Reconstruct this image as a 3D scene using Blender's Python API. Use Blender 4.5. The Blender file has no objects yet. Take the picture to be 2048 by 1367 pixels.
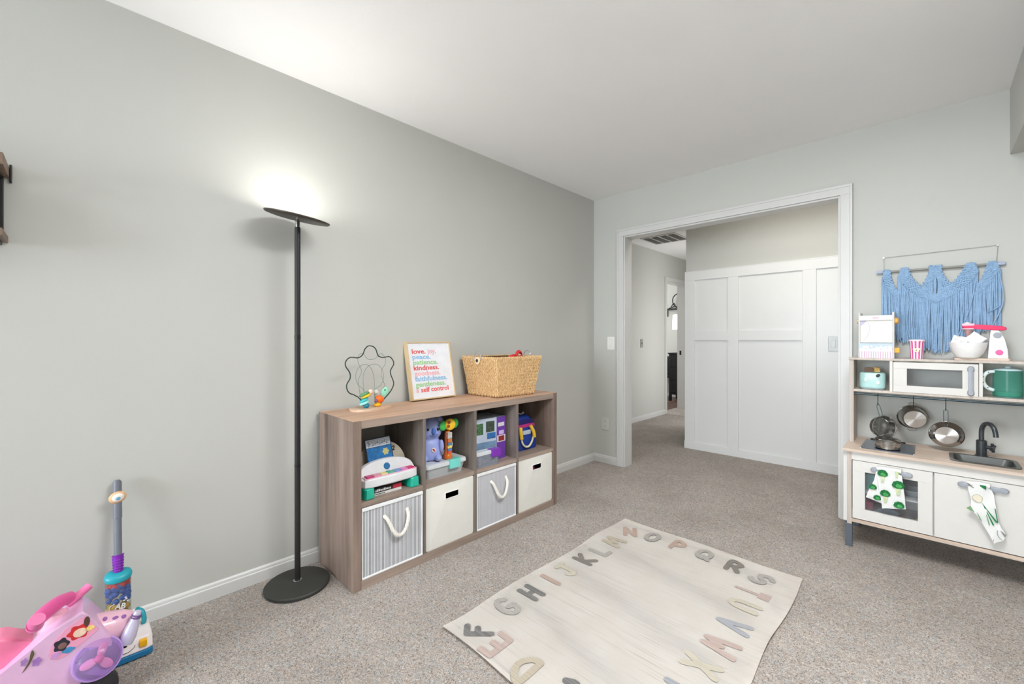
import bpy, bmesh, math, random
from mathutils import Vector, Matrix
random.seed(7)
SC = bpy.context.scene
COL = SC.collection
PI = math.pi

# ------------------------------------------------------------------ camera
cam_d = bpy.data.cameras.new('camera'); cam = bpy.data.objects.new('camera', cam_d); COL.objects.link(cam)
cam_d.sensor_width = 36.0; cam_d.lens = 849.045 / 2048 * 36.0
cam_d.shift_y = -6.56 / 2048; cam_d.clip_start = 0.05
cam.location = (2.253, 0.0, 1.1424)
cam.rotation_euler = (PI / 2, 0, 0.776694567)
SC.camera = cam
# ------------------------------------------------------------------ world, big lights, exposure
W = bpy.data.worlds.new('world'); SC.world = W; W.use_nodes = True
W.node_tree.nodes['Background'].inputs[0].default_value = (0.80, 0.88, 1.0, 1)
W.node_tree.nodes['Background'].inputs[1].default_value = 1.0
SC.view_settings.view_transform = 'Standard'; SC.view_settings.look = 'None'
SC.view_settings.gamma = 1.0; SC.view_settings.use_curve_mapping = False
SC.view_settings.exposure = 0.49
def area(name, loc, aim, sx, sy, power, col=(1, 1, 1)):
    l = bpy.data.lights.new(name, 'AREA'); l.shape = 'RECTANGLE'; l.size = sx; l.size_y = sy
    l.energy = power; l.color = col
    o = bpy.data.objects.new(name, l); COL.objects.link(o); o.location = loc
    d = Vector(aim) - Vector(loc); o.rotation_euler = d.to_track_quat('-Z', 'Y').to_euler()
    return o
WIN_POWER, ROOM_POWER, HALL_POWER, CORR_POWER, FAR_POWER, LAMP_EMIT = 182, 44, 8, 9, 40, 10.5
area('window_daylight', (1.15, -4.22, 1.38), (1.15, 2, 1.38), 2.0, 1.75, WIN_POWER, (0.94, 0.97, 1.0))
area('room_fill_panel', (2.20, 1.18, 2.392), (2.20, 1.18, 0), 0.56, 1.1, ROOM_POWER, (0.97, 0.985, 1.0))  # added fill panel overhead, out of view, evens out the room
area('hall_ceiling_light', (1.6, 3.74, 2.392), (1.6, 3.74, 0), 1.2, 0.24, HALL_POWER, (1.0, 0.95, 0.88))
area('corridor_doorway_daylight', (0.40, 5.95, 1.15), (-1, 5.95, 1.15), 0.7, 1.9, CORR_POWER, (1, 0.985, 0.96))
area('far_room_fill', (-3.0, 7.0, 1.5), (-1.2, 7.4, 1.2), 1.4, 1.4, FAR_POWER, (0.95, 0.98, 1.0))  # added fill to brighten the far room, no window behind it

# ------------------------------------------------------------------ materials
def lin(c):
    if isinstance(c[0], int) or max(c) > 1.0:
        c = [v / 255 for v in c]
    return tuple((v / 12.92 if v <= 0.04045 else ((v + 0.055) / 1.055) ** 2.4) for v in c) + (1.0,)
MATS = {}
def newmat(name):
    m = bpy.data.materials.new(name); m.use_nodes = True
    nt = m.node_tree; b = nt.nodes['Principled BSDF']
    return m, nt, b
def N(nt, t, **kw):
    n = nt.nodes.new(t)
    for k, v in kw.items():
        if k.startswith('i_'): n.inputs[k[2:].replace('_', ' ')].default_value = v
        else: setattr(n, k, v)
    return n
def coords(nt, scale=(1, 1, 1)):
    tc = N(nt, 'ShaderNodeTexCoord'); mp = N(nt, 'ShaderNodeMapping')
    mp.inputs['Scale'].default_value = scale
    nt.links.new(tc.outputs['Object'], mp.inputs['Vector']); return mp.outputs['Vector']
def noise_n(nt, vec, scale, detail=3, rough=0.55):
    n = N(nt, 'ShaderNodeTexNoise'); n.inputs['Scale'].default_value = scale
    n.inputs['Detail'].default_value = detail; n.inputs['Roughness'].default_value = rough
    nt.links.new(vec, n.inputs['Vector']); return n.outputs['Fac']
def ramp(nt, fac, stops):
    r = N(nt, 'ShaderNodeValToRGB'); e = r.color_ramp.elements
    while len(e) < len(stops): e.new(0.5)
    for q, (p, c) in zip(e, stops): q.position = p; q.color = c
    nt.links.new(fac, r.inputs['Fac']); return r.outputs['Color']
def mixc(nt, fac, a, b, mode='MIX'):
    m = N(nt, 'ShaderNodeMix', data_type='RGBA', blend_type=mode)
    for s, v in ((m.inputs['Factor'], fac), (m.inputs['A'], a), (m.inputs['B'], b)):
        if hasattr(v, 'node'): nt.links.new(v, s)
        else: s.default_value = v
    return m.outputs['Result']
def bump(nt, b, h, strength=0.3, dist=0.002):
    n = N(nt, 'ShaderNodeBump'); n.inputs['Strength'].default_value = strength; n.inputs['Distance'].default_value = dist
    nt.links.new(h, n.inputs['Height']); nt.links.new(n.outputs['Normal'], b.inputs['Normal'])
def scl(c, k): return (min(c[0] * k, 1), min(c[1] * k, 1), min(c[2] * k, 1), 1)
def mat(name, c, rough=0.5, metal=0.0, var=0.05, vs=14, bmp=0.0, bs=300, emit=0, trans=0, ior=1.45, coat=0, sheen=0, stretch=(1, 1, 1)):
    if name in MATS: return MATS[name]
    m, nt, b = newmat(name); c = lin(c); v = coords(nt, stretch)
    f = noise_n(nt, v, vs)
    nt.links.new(ramp(nt, f, [(0.3, scl(c, 1 - var)), (0.7, scl(c, 1 + var))]), b.inputs['Base Color'])
    b.inputs['Roughness'].default_value = rough; b.inputs['Metallic'].default_value = metal
    b.inputs['Coat Weight'].default_value = coat
    if sheen: b.inputs['Sheen Weight'].default_value = sheen
    if trans: b.inputs['Transmission Weight'].default_value = trans; b.inputs['IOR'].default_value = ior
    if emit: b.inputs['Emission Color'].default_value = c; b.inputs['Emission Strength'].default_value = emit
    if bmp: bump(nt, b, noise_n(nt, v, bs, 2), bmp, 0.002)
    MATS[name] = m; return m
def clearmat(name, c, alpha=0.4, rough=0.15):
    """thin clear plastic or glass: tinted see-through film with a soft gloss"""
    if name in MATS: return MATS[name]
    m, nt, b = newmat(name); c = lin(c)
    b.inputs['Base Color'].default_value = c; b.inputs['Roughness'].default_value = rough
    tr = N(nt, 'ShaderNodeBsdfTransparent'); tr.inputs[0].default_value = (min(1, c[0] * .5 + .5), min(1, c[1] * .5 + .5), min(1, c[2] * .5 + .5), 1)
    f = noise_n(nt, coords(nt), 9); mr = N(nt, 'ShaderNodeMapRange')
    mr.inputs['To Min'].default_value = max(0, alpha - .06); mr.inputs['To Max'].default_value = min(1, alpha + .06)
    nt.links.new(f, mr.inputs['Value'])
    mx = N(nt, 'ShaderNodeMixShader'); nt.links.new(mr.outputs[0], mx.inputs[0])
    nt.links.new(tr.outputs[0], mx.inputs[1]); nt.links.new(b.outputs[0], mx.inputs[2])
    nt.links.new(mx.outputs[0], nt.nodes['Material Output'].inputs['Surface'])
    MATS[name] = m; return m
def paint(name, c, rough=0.55, bs=220, st=0.12, var=0.012):
    if name in MATS: return MATS[name]
    m, nt, b = newmat(name); c = lin(c); v = coords(nt)
    nt.links.new(ramp(nt, noise_n(nt, v, 2.5, 4), [(0.3, scl(c, 1 - var)), (0.7, scl(c, 1 + var))]), b.inputs['Base Color'])
    b.inputs['Roughness'].default_value = rough
    bump(nt, b, noise_n(nt, v, bs, 3), st, 0.001)
    MATS[name] = m; return m
def carpet():
    m, nt, b = newmat('carpet_pile'); v = coords(nt)
    def wormy(scale, dist):
        n = N(nt, 'ShaderNodeTexNoise'); n.inputs['Scale'].default_value = scale; n.inputs['Detail'].default_value = 2.5
        n.inputs['Roughness'].default_value = .6; n.inputs['Distortion'].default_value = dist; nt.links.new(v, n.inputs['Vector']); return n.outputs['Fac']
    curl = wormy(150, 1.6); fine = wormy(330, .8); mid = noise_n(nt, v, 26, 3, .6); big = noise_n(nt, v, 2.4, 4, .6)
    base = ramp(nt, curl, [(.30, lin((108, 102, 97))), (.44, lin((178, 171, 164))), (.60, lin((212, 206, 200))), (.72, lin((240, 236, 231)))])
    base = mixc(nt, 1.0, base, ramp(nt, fine, [(.32, (.62, .61, .60, 1)), (.55, (1, 1, 1, 1))]), 'MULTIPLY')
    hue = ramp(nt, noise_n(nt, v, 45, 2), [(.35, lin((255, 240, 229))), (.65, lin((240, 243, 247)))])
    base = mixc(nt, 0.6, base, mixc(nt, 1.0, base, hue, 'MULTIPLY'))
    base = mixc(nt, 1.0, base, ramp(nt, mid, [(.3, (.88, .88, .88, 1)), (.7, (1, 1, 1, 1))]), 'MULTIPLY')
    base = mixc(nt, 1.0, base, ramp(nt, big, [(.35, (.86, .85, .84, 1)), (.62, (1, 1, 1, 1))]), 'MULTIPLY')
    nt.links.new(base, b.inputs['Base Color']); b.inputs['Roughness'].default_value = 0.95
    b.inputs['Specular IOR Level'].default_value = 0.1
    h = mixc(nt, 0.4, curl, fine); bump(nt, b, h, 0.7, 0.008)
    return m
def wood(name, dark, light, axis=2, knots=True, rough=0.5, fr=1.0):
    if name in MATS: return MATS[name]
    m, nt, b = newmat(name)
    s = [14 * fr, 14 * fr, 14 * fr]; s[axis] = 0.9 * fr
    v = coords(nt, tuple(s)); f = noise_n(nt, v, 1.0, 6, 0.62)
    s2 = [70 * fr, 70 * fr, 70 * fr]; s2[axis] = 2.5; f2 = noise_n(nt, coords(nt, tuple(s2)), 1.0, 3, .6)
    d, l = lin(dark), lin(light)
    c = ramp(nt, f, [(0.30, d), (0.48, tuple((a + q) / 2 for a, q in zip(d, l))), (0.66, l)])
    c = mixc(nt, 1.0, c, ramp(nt, f2, [(.35, (.84, .84, .84, 1)), (.6, (1, 1, 1, 1))]), 'MULTIPLY')
    if knots:
        s3 = [9, 9, 9]; s3[axis] = 2.6; k = noise_n(nt, coords(nt, tuple(s3)), 1.0, 2, .5)
        c = mixc(nt, 1.0, c, ramp(nt, k, [(.24, (.45, .42, .4, 1)), (.31, (1, 1, 1, 1))]), 'MULTIPLY')
    nt.links.new(c, b.inputs['Base Color']); b.inputs['Roughness'].default_value = rough
    bump(nt, b, f2, 0.15, 0.0006); MATS[name] = m; return m
def stripes(name, c0, c1, axis, pitch, duty=0.5, rough=0.9, soft=0.06, var=0.04):
    """parallel printed stripes across one object axis"""
    if name in MATS: return MATS[name]
    m, nt, b = newmat(name); v = coords(nt); sp = N(nt, 'ShaderNodeSeparateXYZ'); nt.links.new(v, sp.inputs[0])
    mu = N(nt, 'ShaderNodeMath', operation='MULTIPLY'); mu.inputs[1].default_value = 1 / pitch; nt.links.new(sp.outputs[axis], mu.inputs[0])
    fr = N(nt, 'ShaderNodeMath', operation='FRACT'); nt.links.new(mu.outputs[0], fr.inputs[0])
    a, q = lin(c0), lin(c1)
    c = ramp(nt, fr.outputs[0], [(0, a), (duty - soft, a), (duty, q), (1 - soft, q), (1, a)])
    c = mixc(nt, 1.0, c, ramp(nt, noise_n(nt, v, 12), [(.3, (1 - var * 2,) * 3 + (1,)), (.7, (1, 1, 1, 1))]), 'MULTIPLY')
    nt.links.new(c, b.inputs['Base Color']); b.inputs['Roughness'].default_value = rough
    MATS[name] = m; return m

# ------------------------------------------------------------------ mesh builder
class MB:
    def __init__(s): s.bm = bmesh.new(); s.mi = 0; s.T = Matrix()
    def _f(s, vs, flip=False):
        try:
            f = s.bm.faces.new(vs[::-1] if flip else vs); f.material_index = s.mi; return f
        except ValueError: return None
    def v(s, p): return s.bm.verts.new(s.T @ Vector(p))
    def add(s, verts, faces):
        vs = [s.v(p) for p in verts]
        for f in faces: s._f([vs[i] for i in f])
        return vs
    def box(s, x0, x1, y0, y1, z0, z1, bev=0.0, seg=2):
        vs = s.add([(x0, y0, z0), (x1, y0, z0), (x1, y1, z0), (x0, y1, z0), (x0, y0, z1), (x1, y0, z1), (x1, y1, z1), (x0, y1, z1)],
                   [(0, 3, 2, 1), (4, 5, 6, 7), (0, 1, 5, 4), (1, 2, 6, 5), (2, 3, 7, 6), (3, 0, 4, 7)])
        if bev:
            es = list({e for v in vs for e in v.link_edges})
            r = bmesh.ops.bevel(s.bm, geom=es, offset=bev, segments=seg, profile=0.6, affect='EDGES', clamp_overlap=True)
            for f in r['faces']: f.material_index = s.mi
        return s
    def ring(s, pts): return [s.v(p) for p in pts]
    def loft(s, rings, closed=True, cap0=False, cap1=False, wrap=False):
        R = [s.ring(r) for r in rings]; n = len(R[0])
        for a, b in list(zip(R, R[1:])) + ([(R[-1], R[0])] if wrap else []):
            for i in range(n if closed else n - 1):
                j = (i + 1) % n; s._f([a[i], a[j], b[j], b[i]])
        if cap0: s._f(R[0], True)
        if cap1: s._f(R[-1])
        return s
    def tube(s, pts, r=0.01, seg=8, closed=False, caps=True):
        P = [Vector(p) for p in pts]; n = len(P); rr = r if isinstance(r, (list, tuple)) else [r] * n
        T = []
        for i in range(n):
            a = P[(i - 1) % n] if closed or i else P[0]; b = P[(i + 1) % n] if closed or i < n - 1 else P[-1]
            T.append((b - a).normalized())
        up = Vector((0, 0, 1)) if abs(T[0].z) < 0.9 else Vector((1, 0, 0))
        u = T[0].cross(up).normalized(); rings = []
        for i in range(n):
            if i:
                ax = T[i - 1].cross(T[i])
                if ax.length > 1e-7: u = Matrix.Rotation(T[i - 1].angle(T[i]), 3, ax.normalized()) @ u
            w = T[i].cross(u).normalized()
            rings.append([P[i] + (u * math.cos(2 * PI * k / seg) + w * math.sin(2 * PI * k / seg)) * rr[i] for k in range(seg)])
        return s.loft(rings, True, caps and not closed, caps and not closed, closed)
    def lathe(s, prof, c=(0, 0, 0), ax=(0, 0, 1), seg=32, cap0=True, cap1=True, sx=1.0, sy=1.0):
        z = Vector(ax).normalized(); x = z.orthogonal().normalized() if abs(z.z) < .999 else Vector((1, 0, 0)); y = z.cross(x); c = Vector(c)
        rings = [[c + x * (r * sx * math.cos(2 * PI * k / seg)) + y * (r * sy * math.sin(2 * PI * k / seg)) + z * h for k in range(seg)] for r, h in prof]
        return s.loft(rings, True, cap0, cap1)
    def ball(s, c, r, seg=16, rings=10, rot=None):
        r = (r, r, r) if not isinstance(r, (tuple, list)) else r; rot = rot or Matrix.Identity(3); c = Vector(c)
        R = []
        for i in range(1, rings):
            t = PI * i / rings
            R.append([c + rot @ Vector((r[0] * math.sin(t) * math.cos(2 * PI * k / seg), r[1] * math.sin(t) * math.sin(2 * PI * k / seg), -r[2] * math.cos(t))) for k in range(seg)])
        V = [s.ring(q) for q in R]
        for a, b in zip(V, V[1:]):
            for i in range(seg): s._f([a[i], a[(i + 1) % seg], b[(i + 1) % seg], b[i]])
        p0 = s.v(c + rot @ Vector((0, 0, -r[2]))); p1 = s.v(c + rot @ Vector((0, 0, r[2])))
        for i in range(seg):
            s._f([p0, V[0][(i + 1) % seg], V[0][i]]); s._f([p1, V[-1][i], V[-1][(i + 1) % seg]])
        return s
    def prism(s, poly, f0, f1, bev=0.0):
        """poly: 2-D outline; f0/f1 map (u,v) to the two end faces"""
        a = s.ring([f0(*p) for p in poly]); b = s.ring([f1(*p) for p in poly]); n = len(poly)
        fa = s._f(a, True); fb = s._f(b); 
        for i in range(n): s._f([a[i], a[(i + 1) % n], b[(i + 1) % n], b[i]])
        if bev:
            es = [e for f in (fa, fb) if f for e in f.edges]
            r = bmesh.ops.bevel(s.bm, geom=es, offset=bev, segments=3, profile=.5, affect='EDGES', clamp_overlap=True)
            for f in r['faces']: f.material_index = s.mi
        return s
    def sheet(s, fn, nu, nv, thick=0.0):
        g = [[s.v(fn(i / nu, j / nv)) for j in range(nv + 1)] for i in range(nu + 1)]
        for i in range(nu):
            for j in range(nv): s._f([g[i][j], g[i + 1][j], g[i + 1][j + 1], g[i][j + 1]])
        return s
def rootloc(p):
    o = Vector((0, 0, 0))
    while p is not None: o += p.location; p = p.parent
    return o
def tag(o, label=None, cat=None, group=None, kind=None):
    if label: o['label'] = label
    if cat: o['category'] = cat
    if group: o['group'] = group
    if kind: o['kind'] = kind
    return o
def link_mesh(name, me, mats, parent, loc):
    o = bpy.data.objects.new(name, me); COL.objects.link(o)
    for m in (mats if isinstance(mats, (list, tuple)) else [mats]): me.materials.append(m)
    o.location = loc; o.parent = parent; return o
def obj(name, b, mats, parent=None, smooth=40, solid=0.0, label=None, fix=True):
    """ONE mesh object; vertices are given in room coordinates"""
    bm = b.bm if isinstance(b, MB) else b
    if fix: bmesh.ops.recalc_face_normals(bm, faces=bm.faces)
    if parent is not None: off = rootloc(parent); loc = (0, 0, 0)
    else:
        xs = [v.co for v in bm.verts]
        off = Vector(((min(p.x for p in xs) + max(p.x for p in xs)) / 2, (min(p.y for p in xs) + max(p.y for p in xs)) / 2, min(p.z for p in xs))); loc = off
    for v in bm.verts: v.co -= off
    if smooth:
        lim = math.radians(smooth)
        for f in bm.faces: f.smooth = True
        for e in bm.edges:
            e.smooth = len(e.link_faces) == 2 and e.calc_face_angle(0) < lim
    me = bpy.data.meshes.new(name); bm.to_mesh(me); bm.free()
    o = link_mesh(name, me, mats, parent, loc)
    if smooth and smooth < 60:
        wn = o.modifiers.new('weighted_normals', 'WEIGHTED_NORMAL'); wn.keep_sharp = True
    if solid:
        s = o.modifiers.new('thickness', 'SOLIDIFY'); s.thickness = solid; s.offset = 0
    if label: o['label'] = label
    return o
def thing(name, loc, label, cat, group=None):
    o = bpy.data.objects.new(name, None); COL.objects.link(o); o.location = loc; o.empty_display_size = 0.1
    return tag(o, label, cat, group)
def struct(name, b, m, parent=None, **kw):
    o = obj(name, b, m, parent, **kw)
    if parent is None: o['kind'] = 'structure'
    return o
def boxo(name, dims, m, parent=None, bev=0.0, **kw):
    return obj(name, MB().box(*dims, bev=bev), m, parent, **kw)
def copy_obj(o, parent=None):
    c = o.copy(); COL.objects.link(c); c.parent = parent; return c
def smoothpath(pts, n=6, closed=False):
    """Catmull-Rom through the points"""
    P = [Vector(p) for p in pts]; m = len(P); out = []
    for i in range(m if closed else m - 1):
        g = lambda k: P[k % m] if closed else P[max(0, min(m - 1, k))]
        a, b, c, d = g(i - 1), g(i), g(i + 1), g(i + 2)
        for k in range(n):
            t = k / n
            out.append(0.5 * ((2 * b) + (c - a) * t + (2 * a - 5 * b + 4 * c - d) * t * t + (3 * b - a - 3 * c + d) * t ** 3))
    if not closed: out.append(P[-1])
    return out
def rrect(w, h, r, n=5):
    pts = []
    for cx, cy, a0 in ((w - r, h - r, 0), (-w + r, h - r, 90), (-w + r, -h + r, 180), (w - r, -h + r, 270)):
        for k in range(n + 1):
            a = math.radians(a0 + 90 * k / n); pts.append((cx + r * math.cos(a), cy + r * math.sin(a)))
    return pts
def text_mesh(txt, size, bold=0.0, shear=0.0, extrude=0.0005, align='LEFT', xs=1.0):
    """flat lettering from the built-in font as a mesh in its own XY plane"""
    cu = bpy.data.curves.new('lettering', 'FONT'); cu.body = txt; cu.size = size; cu.offset = bold; cu.shear = shear
    cu.extrude = extrude; cu.align_x = align; cu.resolution_u = 3
    o = bpy.data.objects.new('lettering', cu); COL.objects.link(o)
    dg = bpy.context.evaluated_depsgraph_get(); dg.update()
    me = bpy.data.meshes.new_from_object(o.evaluated_get(dg)); bpy.data.objects.remove(o)
    for v in me.vertices: v.co.x *= xs
    return me
def text(name, txt, size, O, U, V, m, parent, bold=0.0, xs=1.0, align='LEFT', shear=0.0, ext=.0004):
    """lettering at O with reading direction U and up direction V"""
    me = text_mesh(txt, size, bold, shear, ext, align, xs); U = Vector(U).normalized(); V = Vector(V).normalized(); Wn = U.cross(V)
    off = rootloc(parent); O = Vector(O)
    for v in me.vertices: v.co = O + U * v.co.x + V * v.co.y + Wn * v.co.z - off
    me.materials.clear()
    return link_mesh(name, me, m, parent, (0, 0, 0))

WALL = paint('wall_paint', (194, 194, 188), 0.6)
HALLW = WALL
CEIL = paint('ceiling_paint', (249, 248, 247), 0.8, 90, 0.35)
TRIM = paint('trim_paint', (207, 206, 203), 0.35, 60, 0.03)
CARPET = carpet()
BLACK = mat('black_metal', (28, 28, 27), 0.42, 0.3)
STEEL = mat('steel', (190, 188, 184), 0.24, 1.0, var=.03, stretch=(1, 1, 20))
WHITE = mat('white_plastic', (224, 224, 226), 0.35, coat=.2)

# ================================================================== the setting
CH = 2.44; YB = 3.395
struct('floor', MB().box(-0.74, 4.02, -4.12, 8.3, -0.06, 0), CARPET)
FW = wood('far_floor_wood', (70, 52, 45), (122, 96, 84), 1, False, 0.4)
struct('floor_far_room', MB().box(-4.1, -0.74, 5.3, 8.3, -0.06, 0.002), FW)
struct('ceiling', MB().box(-4.1, 4.02, -4.12, 8.3, CH, CH + 0.06), CEIL)
struct('wall_left', MB().box(-0.12, 0, -4.12, YB + 0.01, 0, CH), WALL)
struct('wall_back', MB().box(-0.74, 0.3125, YB, 3.515, 0, CH).box(1.85, 4.02, YB, 3.515, 0, CH).box(0.3125, 1.85, YB, 3.515, 2.053, CH), WALL)
struct('wall_right', MB().box(3.9, 4.02, -4.12, 4.5, 0, CH), WALL)
struct('wall_rear', MB().box(-0.12, 0.15, -4.12, -4.0, 0, CH).box(2.15, 4.02, -4.12, -4.0, 0, CH).box(0.15, 2.15, -4.12, -4.0, 0, 0.5).box(0.15, 2.15, -4.12, -4.0, 2.25, CH), WALL)
struct('trim_soffit', MB().box(2.553, 3.9, -4.0, YB, 2.10, CH), WALL)
struct('wall_hall_left', MB().box(-0.74, -0.62, 3.515, 6.30, 0, CH).box(-0.74, -0.62, 6.985, 8.3, 0, CH).box(-0.74, -0.62, 6.30, 6.985, 2.03, CH), HALLW)
struct('wall_corridor_end', MB().box(-0.62, 0.55, 7.25, 7.35, 0, CH), HALLW)
struct('wall_corridor_right', MB().box(0.43, 0.53, 4.57, 5.55, 0, CH).box(0.43, 0.53, 6.35, 7.25, 0, CH).box(0.43, 0.53, 5.55, 6.35, 2.1, CH), HALLW)
struct('wall_far_room_back', MB().box(-4.1, -0.74, 8.2, 8.3, 0, CH), HALLW)
struct('wall_far_room_side', MB().box(-4.1, -4.0, 5.3, 8.3, 0, CH).box(-4.0, -0.74, 5.3, 5.4, 0, CH), HALLW)
# board and batten wall across the hall: grey above, white panelling below
bw = struct('wall_batten', MB().box(0.43, 4.02, 4.466, 4.57, 0, CH), HALLW)
GLOSSW = paint('panel_gloss_paint', (222, 222, 220), 0.28, 30, 0.05)
y0, y1 = 4.455, 4.467
boxo('panel_board', (0.429, 3.9, 4.461, 4.467, 0.0, 1.80), GLOSSW, bw)
for x0, x1 in ((0.424, 0.526), (0.845, 0.94), (1.459, 1.558), (2.10, 2.20), (2.85, 2.95)):
    boxo('batten', (x0, x1, 4.448, 4.462, 0.07, 1.745), GLOSSW, bw, .0015)
boxo('top_rail', (0.424, 3.9, 4.4475, 4.463, 1.745, 1.835), GLOSSW, bw, .0015)
boxo('rail_cap', (0.420, 3.9, 4.446, 4.467, 1.833, 1.840), GLOSSW, bw, .0015)
boxo('middle_rail', (0.526, 0.845, 4.448, 4.462, 1.128, 1.219), GLOSSW, bw, .0015)
boxo('middle_rail', (0.94, 1.459, 4.448, 4.462, 1.128, 1.219), GLOSSW, bw, .0015)
boxo('bottom_rail', (0.418, 3.9, 4.4465, 4.463, 0.0, 0.074), GLOSSW, bw, .0015)
boxo('end_board', (0.420, 0.432, 4.455, 4.56, 0.0, 1.835), GLOSSW, bw, .0015)
# skirting with a stepped profile
PROF = [(0, 0), (.0135, 0), (.0135, .047), (.0115, .0515), (.0085, .053), (.0085, .060), (.0045, .067), (0, .0695)]
def skirting(name, p, q, nrm):
    p, q, nrm = Vector(p), Vector(q), Vector(nrm)
    return struct(name, MB().prism(PROF, lambda u, v: p + nrm * u + Vector((0, 0, v)), lambda u, v: q + nrm * u + Vector((0, 0, v))), TRIM)
skirting('baseboard_left', (0, -4.0, 0), (0, YB, 0), (1, 0, 0))
skirting('baseboard_back', (0.0, YB, 0), (0.25, YB, 0), (0, -1, 0))
skirting('baseboard_back_kitchen', (1.912, YB, 0), (3.9, YB, 0), (0, -1, 0))
skirting('baseboard_hall_left', (-0.62, 3.515, 0), (-0.62, 6.24, 0), (1, 0, 0))
skirting('baseboard_right', (3.9, YB, 0), (3.9, -4.0, 0), (-1, 0, 0))
skirting('baseboard_rear', (0.0, -4.0, 0), (3.9, -4.0, 0), (0, 1, 0))
skirting('baseboard_far_room', (-4.0, 8.2, 0), (-0.74, 8.2, 0), (0, -1, 0))
# cased opening
b = MB()
for x0, x1 in ((0.25, 0.3125), (1.85, 1.912)):
    b.box(x0, x1, YB - .014, YB, 0, 2.053, .002)
    xi = (x1 - .012, x1 + .001) if x0 < 1 else (x0 - .001, x0 + .012)
    b.box(xi[0], xi[1], YB - .010, YB, 0, 2.053, .001)
    xo = (x0, x0 + .016) if x0 < 1 else (x1 - .016, x1)
    b.box(xo[0], xo[1], YB - .019, YB, 0, 2.0985, .003)
b.box(0.25, 1.912, YB - .014, YB, 2.053, 2.114, .002).box(0.25, 1.912, YB - .019, YB, 2.0985, 2.1145, .003)
struct('trim_1', b, TRIM)
b = MB().box(0.3125, 0.3245, YB, 3.515, 0, 2.053, .001).box(1.838, 1.85, YB, 3.515, 0, 2.053, .001).box(0.3245, 1.838, YB, 3.515, 2.041, 2.053, .001)
struct('trim_2', b, TRIM)
b = MB().box(0.25, 0.3125, 3.515, 3.529, 0, 2.114, .002).box(1.85, 1.912, 3.515, 3.529, 0, 2.114, .002).box(0.3125, 1.85, 3.515, 3.529, 2.053, 2.114, .002)
struct('trim_3', b, TRIM)
# far doorway: casing and jamb with a black strike plate
b = MB().box(-.62, -.606, 6.24, 6.30, 0, 2.03, .003).box(-.62, -.606, 6.985, 7.045, 0, 2.03, .003).box(-.62, -.606, 6.24, 7.045, 2.0305, 2.09, .003)
b.box(-.74, -.62, 6.30, 6.315, 0, 2.015).box(-.74, -.62, 6.970, 6.985, 0, 2.015).box(-.74, -.62, 6.30, 6.985, 2.0155, 2.03)
t4 = struct('trim_4', b, TRIM)
boxo('strike_plate', (-.70, -.672, 6.9675, 6.9705, .875, .945), BLACK, t4, .0008)
# window in the wall behind the camera
WX0, WX1, WZ0, WZ1 = .15, 2.15, .5, 2.25
b = MB()
for z0, z1 in ((WZ0, WZ0 + .05), (WZ1 - .05, WZ1)): b.box(WX0, WX1, -4.10, -4.03, z0, z1, .003)
for x in (WX0, 1.125, WX1 - .05): b.box(x, x + .05, -4.10, -4.03, WZ0 + .05, WZ1 - .05, .003)
w = struct('window_1', b, TRIM)
GL = clearmat('window_glass', (240, 246, 250), 0.06, 0.02)
for x0, x1 in ((.2, 1.125), (1.175, 2.1)):
    boxo('window_pane', (x0, x1, -4.070, -4.064, WZ0 + .05, WZ1 - .05), GL, w)
boxo('window_sill', (.10, 2.20, -4.02, -3.95, WZ0 - .03, WZ0), TRIM, w, .004)
boxo('window_casing', (.08, .15, -4.01, -3.986, WZ0, 2.32), TRIM, w, .003)
boxo('window_casing', (2.15, 2.22, -4.01, -3.986, WZ0, 2.32), TRIM, w, .003)
boxo('window_casing', (.15, 2.15, -4.01, -3.986, WZ1, 2.32), TRIM, w, .003)
# flat ceiling fittings: one round the added room fill, one round the hall light
for nm, x, y, s, lab in (('ceiling_fitting', 2.20, 1.18, .57, 'added flat oblong fill light fitting above the viewer'), ('ceiling_fitting', 1.6, 3.74, .14, 'long flat ceiling light in the hall')):
    t = thing(nm, (x, y, CH - .04), lab, 'light'); sx = .30 if s > .2 else .62
    b = MB()
    for q in ((x - sx, x + sx, y - s, y - s + .02), (x - sx, x + sx, y + s - .02, y + s), (x - sx, x - sx + .02, y - s + .02, y + s - .02), (x + sx - .02, x + sx, y - s + .02, y + s - .02)):
        b.box(*q, CH - .045, CH, .003)
    obj('frame', b, TRIM, t)
# switches, sockets, vent
PLATE = mat('switch_plate_plastic', (232, 231, 226), .35)
def plate(name, cat, label, O, U, n, w, h, kind, m=PLATE):
    """wall plate centred at O; U along the wall, n out of the wall"""
    O, U, n = Vector(O), Vector(U), Vector(n); Z = Vector((0, 0, 1))
    t = thing(name, O - Z * h / 2, label, cat)
    f = lambda k: (lambda u, v: O + U * u + Z * v + n * k)
    obj('plate', MB().prism(rrect(w / 2, h / 2, .006, 3), f(0), f(.006), .002), m, t)
    if kind == 'switch':
        obj('rocker', MB().prism(rrect(.0165, .033, .003, 2), f(.006), f(.0095), .001), m, t)
    elif kind == 'double':
        for du in (-.023, .023): obj('rocker', MB().prism([(du + a, c) for a, c in rrect(.0165, .033, .003, 2)], f(.006), f(.0095), .001), m, t)
    elif kind == 'small':
        obj('toggle', MB().prism(rrect(.005, .012, .002, 2), f(.006), f(.016), .001), m, t)
    else:
        for dz in (-.022, .022):
            s_ = obj('socket', MB().prism([(a, c + dz) for a, c in rrect(.0165, .015, .008, 4)], f(.006), f(.0085), .001), m, t)
            b = MB()
            for du in (-.006, .006): b.prism([(du - .001, dz - .004), (du + .001, dz - .004), (du + .001, dz + .005), (du - .001, dz + .005)], f(.0085), f(.0088))
            obj('slot', b, BLACK, s_)
    return t
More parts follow.
